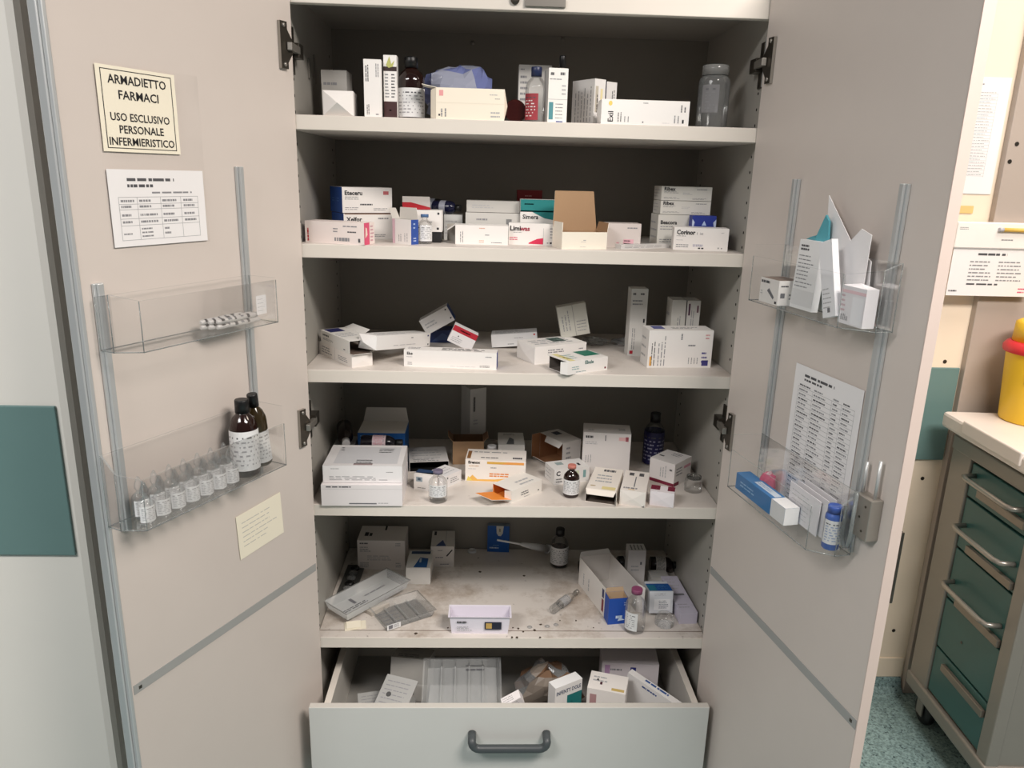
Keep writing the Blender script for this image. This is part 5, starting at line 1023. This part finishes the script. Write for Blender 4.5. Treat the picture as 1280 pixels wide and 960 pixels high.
crumple('plastic_bag', 'crumpled bag of clear film over brown paper in the drawer', 'bag', V3(P[0]-.025, .07, ZD+.001),.165, .12, .135, [paint((.45, .34, .25), .6, 0, .2), M_TRAY, paint((.42, .31, .23), .6, 0, .2), M_TRAY, paint((.5, .46, .42), .5)], 4, amp=.24)
P = ony((634, 882), -.07); F = FR(V3(P[0], -.075, P[2]-.004), V3(1, .1, .45), V3(-.4, -.3, 1))
carton(B, 'small white box end poking up beside the brown bag in the drawer', GD, FR(V3(P[0]+.0, -.06, ZD+.098), V3(1, .1, .55), V3(-.5, -.3, 1)), .05, .025, .024, {'t': small(4), 'f': small(5)}, col=(.95, .93, .93))
carton(B, 'grey box under the small white box end in the drawer', GD, FR(V3(P[0]+.005, -.07, ZD+.0005)), .05, .045, .094, {}, col=(.6, .59, .58))
def dbox(label, o, a, b, y, depth, prints, **k):
    F, w, d, h = tilt(y, o, a, b, depth); carton(B, label, GD, F, w, d, h, prints, **k)
fr = by(.09, 753, 823, 828, ZD+.001, .08)
carton(B, 'white and purple box standing at the right back of the drawer', GD, FR(fr[0][0], V3(1, -.08, 0)), fr[1], fr[2], fr[3], {'f': lambda p: (p.rect(.5, .78, .6, .92, (.18, .2, .5)), p.rect(.05, .6, .14, .95, (.75, .6, .75)), p.polyg([(.45, .4), (.62, .7), (.7, .5)], (.85, .7, .8)), p.rect(.72, .2, .95, .42, (.3, .25, .55)), p.lines(.15, .8, .45, .9, 1, GR, 4))}, col=(.88, .85, .86))
P = ony((690, 884), -.055); Q = ony((752, 842), .02)
dv = V3(Q[0]-P[0], .075, 0)
carton(B, 'white box with teal corner lying diagonally in the drawer', GD, FR(V3(P[0]+.006, -.06, ZD+.001), V3(dv[0], dv[1], .0)), .082, .03, .165, {'f': lambda p: (p.rect(.45, .0, 1, .8, (.12, .46, .46)), p.text('INFENTY DOLE', .05, .86, .011, (.2, .28, .42), bold=.01, maxw=.9), p.rect(.6, .6, .65, .68, (.25, .25, .35)))}, fc={'t': (.92, .92, .92)}, col=(.93, .92, .91))
P = ony((728, 884), -.055)
carton(B, 'white box with a gold print on top in front of the drawer pile', GD, FR(V3(P[0]+.012, -.038, ZD+.001), V3(1, -.3, 0)), .095, .07, .152, {'t': lambda p: (p.rect(.62, .08, .95, .22, (.78, .68, .42)), p.lines(.1, .4, .6, .8, 2, LG, 3), p.rect(.3, .3, .36, .45, (.3, .12, .18)), p.rect(.2, .5, .25, .6, K)), 'f': lambda p: (p.rect(.08, .5, .25, .9, (.7, .55, .55)), p.rect(.0, .0, .5, .45, (.7, .72, .62)))}, col=(.93, .91, .89))
P = ony((762, 840), .01); Q = ony((826, 882), -.075)
carton(B, 'long white box with blue lettering slanting down at right of the drawer', GD, FR(V3(P[0]+.035, .045, ZD+.03), V3(Q[0]-P[0], -.098, -.03)), .15, .02, .118, {'f': lambda p: p.lines(.3, .85, .6, .95, 1, (.2, .3, .55), 2), 't': lambda p: (p.lines(.3, .4, .95, .9, 1, (.2, .35, .6), 3, fill=.8)), }, col=(.93, .92, .91))

# ---------------------------------------------------------------- goods in the door racks
# ampoules in the lower left bin: two rows
def PLb(s, off, z): return HL+dL*s+nL*off+V3(0, 0, z)
def PRb(s, off, z): return HR+dR*s+nR*off+V3(0, 0, z)
zbin = BL_L[2]+.0028
am_mat = clear((.995, .995, .995), .35, .03, 'ampoule_glass', .06, (.95, .95, .95))
ORDN = ('first', 'second', 'third', 'fourth', 'fifth', 'sixth', 'seventh', 'eighth')
GA = 'ampoules in the lower bin of the left door'
am = bottle('glass_ampoule', 'x', GA, PLb(.487, .058, zbin), .0132, .074, 'amp', am_mat, None, LABW, labz=(.08, .46), laba=(-1.9, .3), seed=2, cat='ampoule')
for k in range(7):
    s = .487-.0315*k
    a = am if k == 0 else copy_tree(am, PLb(s, .058, zbin))
    a['label'] = 'clear glass ampoule in the front row of the left-door bin, %s from the left' % ORDN[k]
    a = copy_tree(am, PLb(s-.012, .0305, zbin))
    a['label'] = 'clear glass ampoule in the back row of the left-door bin, %s from the left' % ORDN[k]
P = PLb(.2485, .047, zbin)
bottle(MBT, 'taller amber bottle with white label standing in the lower bin, left door', 'amber bottles in the left door rack', P, .0265, .152, 'bottle', M_AMBER, M_BLACK, LABW, seed=51, labz=(.1, .62), laba=(-2.75, .25))
tl = unit(V3(0, 0, 1)+dL*.11)
P = PLb(.1975, .040, zbin+.004)
bottle(MBT, 'leaning amber bottle with torn white label at the hinge end, left door', 'amber bottles in the left door rack', P, .0205, .15, 'bottle', paint((.2, .16, .09), .1, 0, .1), M_BLACK, LABW, Zv=tl, Xv=unit(np.cross(np.cross(tl, V3(1, 0, 0)), tl)), seed=52, labz=(.06, .5), laba=(-2.3, .1))
zbin = BL_U[2]+.0028
M_STRIP = paint((.80, .79, .78), .35, .2, .1, 0, 'foil_white')
tb = None
for k in range(6):
    P = PLb(.315-.009*(k % 3), .03+.0105*(k % 3), zbin+.0052+.0095*(k//3)); 
    mb = MB(); q = P-dL*(.0); F = (P, nL, V3(0, 0, 1), -dL); L_ = .105-.004*(k % 2)
    mb.lathe(F, [(.0028, 0), (.0048, .003), (.0048, L_-.003), (.003, L_)], M_STRIP, 10)
    R = random.Random(k); 
    for j in range(5):
        z0 = .008+j*.0155; mb.lathe(F, [(.00495, z0), (.00495, z0+R.uniform(.004, .009))], ink(GR if j % 2 else K), 8, False, False, R.uniform(-.6, .6), R.uniform(1., 2.4))
    fin(mb, 'suppository_strip', None, 0, None, 'white printed tube, %s layer of the left-door upper bin pile, %s from door' % (('bottom', 'top')[k//3], ('first', 'second', 'third')[k % 3]), 'tube', 'white printed tubes in the upper bin of the left door')
sheet('paper_tag', 'small white paper tag standing at the hinge end of the upper left-door bin', 'tag', PLb(.205, .058, zbin+.0145), -dL, V3(0, 0, 1), .026, .036, M_PAPER, lambda p: p.lines(.1, .1, .9, .9, 4, LG, 4, fill=.2), None)
# upper right bin
zbin = BR_U[2]+.0028
def rbox(label, s, off, w, d, h, prints, lean=0., Zv=V3(0, 0, 1), z=None, **k):
    return carton(B, label, 'boxes in the racks of the right door', FR(PRb(s, off, zbin if z is None else z), dR*math.cos(lean)+V3(0, 0, math.sin(lean)), Zv), w, d, h, prints, **k)
rbox('small white box with a black printed picture at hinge end, right upper bin', .196, .068, .064, .045, .046, {'f': lambda p: (p.lines(.05, .78, .7, .92, 1, K, 3, fill=.9), p.polyg([(.4, .5), (.75, .2), (.8, .3), (.5, .62)], GR), p.rect(.85, .05, .95, .15, K), p.lines(.05, .3, .2, .5, 2, LG, 4)), 'r': lambda p: (p.lines(.1, .7, .5, .85, 1, K, 5), p.rect(.1, .3, .3, .5, GR), p.lines(.5, .2, .9, .5, 2, GR, 6))}, fc={'t': (.5, .44, .4)})
rbox('tall white printed box leaning in the middle of the right upper bin', .272, .05, .066, .014, .122, {'f': lambda p: (p.lines(.1, .84, .6, .94, 2, K, 3, fill=.7), p.lines(.08, .3, .85, .8, 9, GR, 4, fill=.35), p.rect(.0, .05, 1, .28, (.86, .86, .86)))}, Zv=unit(V3(0, 0, 1)+nR*-.05), z=zbin+.0015, col=(.92, .92, .92))
rbox('narrow white box slanting right of the tall printed box, right upper bin', .385, .057, .034, .012, .128, {'f': lambda p: (p.lines(.1, .1, .8, .4, 5, LG, 3, fill=.3), p.rect(.4, .06, .6, .12, GR))}, lean=.30, col=(.93, .93, .94))
rbox('white box with barcode beside the leaflets at free end, right upper bin', .417, .052, .062, .022, .062, {'f': lambda p: (p.rect(.0, .82, 1, .9, (.9, .78, .8)), p.lines(.05, .3, .25, .8, 4, (.8, .7, .72), 3), p.lines(.1, .1, .4, .28, 6, K, 5, True, .5), p.rect(.5, .05, .95, .75, (.92, .92, .93)))}, col=(.9, .89, .9), gable={'t': .006})
O1 = PRb(.283, .016, zbin+.001)
for pts, lb, m in ((((.04, 0), (.16, 0), (.15, .10), (.098, .122), (.016, .2)), 'large white folded paper with a slanting edge, right upper bin', M_PAPER), (((.07, 0), (.15, 0), (.152, .142), (.126, .150), (.07, .10)), 'white folded leaflet with pointed top at free end, right upper bin', M_PAPER)):
    mb = MB(); o_ = O1+nR*(.0 if 'large' in lb else .008); N_ = nR
    fr_ = [o_+dR*x+V3(0, 0, z)+N_*.0012 for x, z in pts]; bk_ = [o_+dR*x+V3(0, 0, z) for x, z in pts]; n = len(pts)
    mb.poly(fr_, m); mb.poly(bk_[::-1], m)
    for i in range(n): mb.poly([bk_[i], bk_[(i+1) % n], fr_[(i+1) % n], fr_[i]], m)
    pl_ = Plane(mb, o_+N_*.0012, dR, V3(0, 0, 1), .16, .2)
    if 'large' in lb: pl_.lines(.2, .35, .34, .6, 3, LG, 4, True, .3)
    fin(mb, 'leaflet', None, 0, None, lb, 'leaflet', 'papers in the right door rack')
M_TEALF = paint((.3, .6, .65), .5, 0, .15, 0, 'teal_wrapper')
mb = MB(); pts = [(.0, 0), (.062, .0), (.066, .05), (.064, .08), (.054, .09), (.046, .07), (.036, .055), (.02, .05), (.003, .045)]
o_ = PRb(.262, .022, zbin+.078)
rr = random.Random(3); fr_ = [o_+dR*x+V3(0, 0, z)+nR*(.004+rr.uniform(0, .006)) for x, z in pts]; bk_ = [p-nR*.004 for p in fr_]; n = len(pts); ctr = sum(fr_)/n+nR*.006; ctb = sum(bk_)/n
for i in range(n):
    j = (i+1) % n; mb.poly([fr_[i], fr_[j], ctr], M_TEALF); mb.poly([bk_[j], bk_[i], ctb], M_TEALF); mb.poly([bk_[i], bk_[j], fr_[j], fr_[i]], M_TEALF)
mb.box(FR(PRb(.276, .022, zbin), dR), 0, .03, -.004, .0, .0, .082, M_TEALF)
fin(mb, 'wrapper', None, 0, None, 'crumpled teal wrapper sticking up behind the tall printed box, right bin', 'wrapper')
mb = MB(); mb.box(FRR, .322, .384, .045, .047, BR_U[2]-.03, BR_U[2]-.001, M_FILM); fin(mb, 'tape_tab', None, 0, None, 'clear tape tab hanging under the upper bin of the right door', 'tape')
# lower right bin
zbin = BR_L[2]+.0028
rbox('blue box with white end lying along the front of the right lower bin', .188, .068, .18, .03, .034, {'f': lambda p: (p.rect(.74, 0, 1, 1, (.9, .9, .9)), p.lines(.1, .3, .5, .7, 2, (.6, .75, .88), 3)), 't': lambda p: (p.rect(.74, 0, 1, 1, (.93, .93, .93)), p.rect(.3, .3, .72, .8, (.8, .85, .9)), p.lines(.32, .4, .7, .7, 2, (.5, .6, .75), 4, lay=2))}, col=(.2, .47, .7), fc={'r': (.93, .93, .93)})
crumple('foil_wrapper', 'crumpled pink foil wrapper behind the blue box, right lower bin', 'wrapper', PRb(.236, .0265, zbin), .036, .012, .052, [paint((.8, .4, .5), .4, 0, .1), paint((.85, .7, .72), .4), paint((.78, .35, .45), .4)], 6, amp=.12)
for k in range(3):
    sheet('leaflet', ('pale folded leaflet at front', 'pale folded leaflet in the middle', 'pale folded leaflet at back')[k]+' of the three in the right lower bin', 'leaflet', PRb(.325+.011*k, .034-.007*k, zbin+.0025), dR, V3(0, 0, 1), .095, .068+.006*k, paint((.86, .85, .86), .5), lambda p: p.lines(.1, .1, .9, .9, 6, LG, 4, fill=.2), 'papers in the right door rack', -.02, .0015)
P = PRb(.459, .034, zbin)
bottle('medicine_vial', 'blue-capped bottle with blue and white label in the right lower bin', None, P,   .0145, .08, 'jar', paint((.25, .38, .68), .3), paint((.2, .32, .62), .35), LABW, labz=(.15, .7), laba=(-3.1, 3.1), seed=71, lcol=(.4, .5, .7))
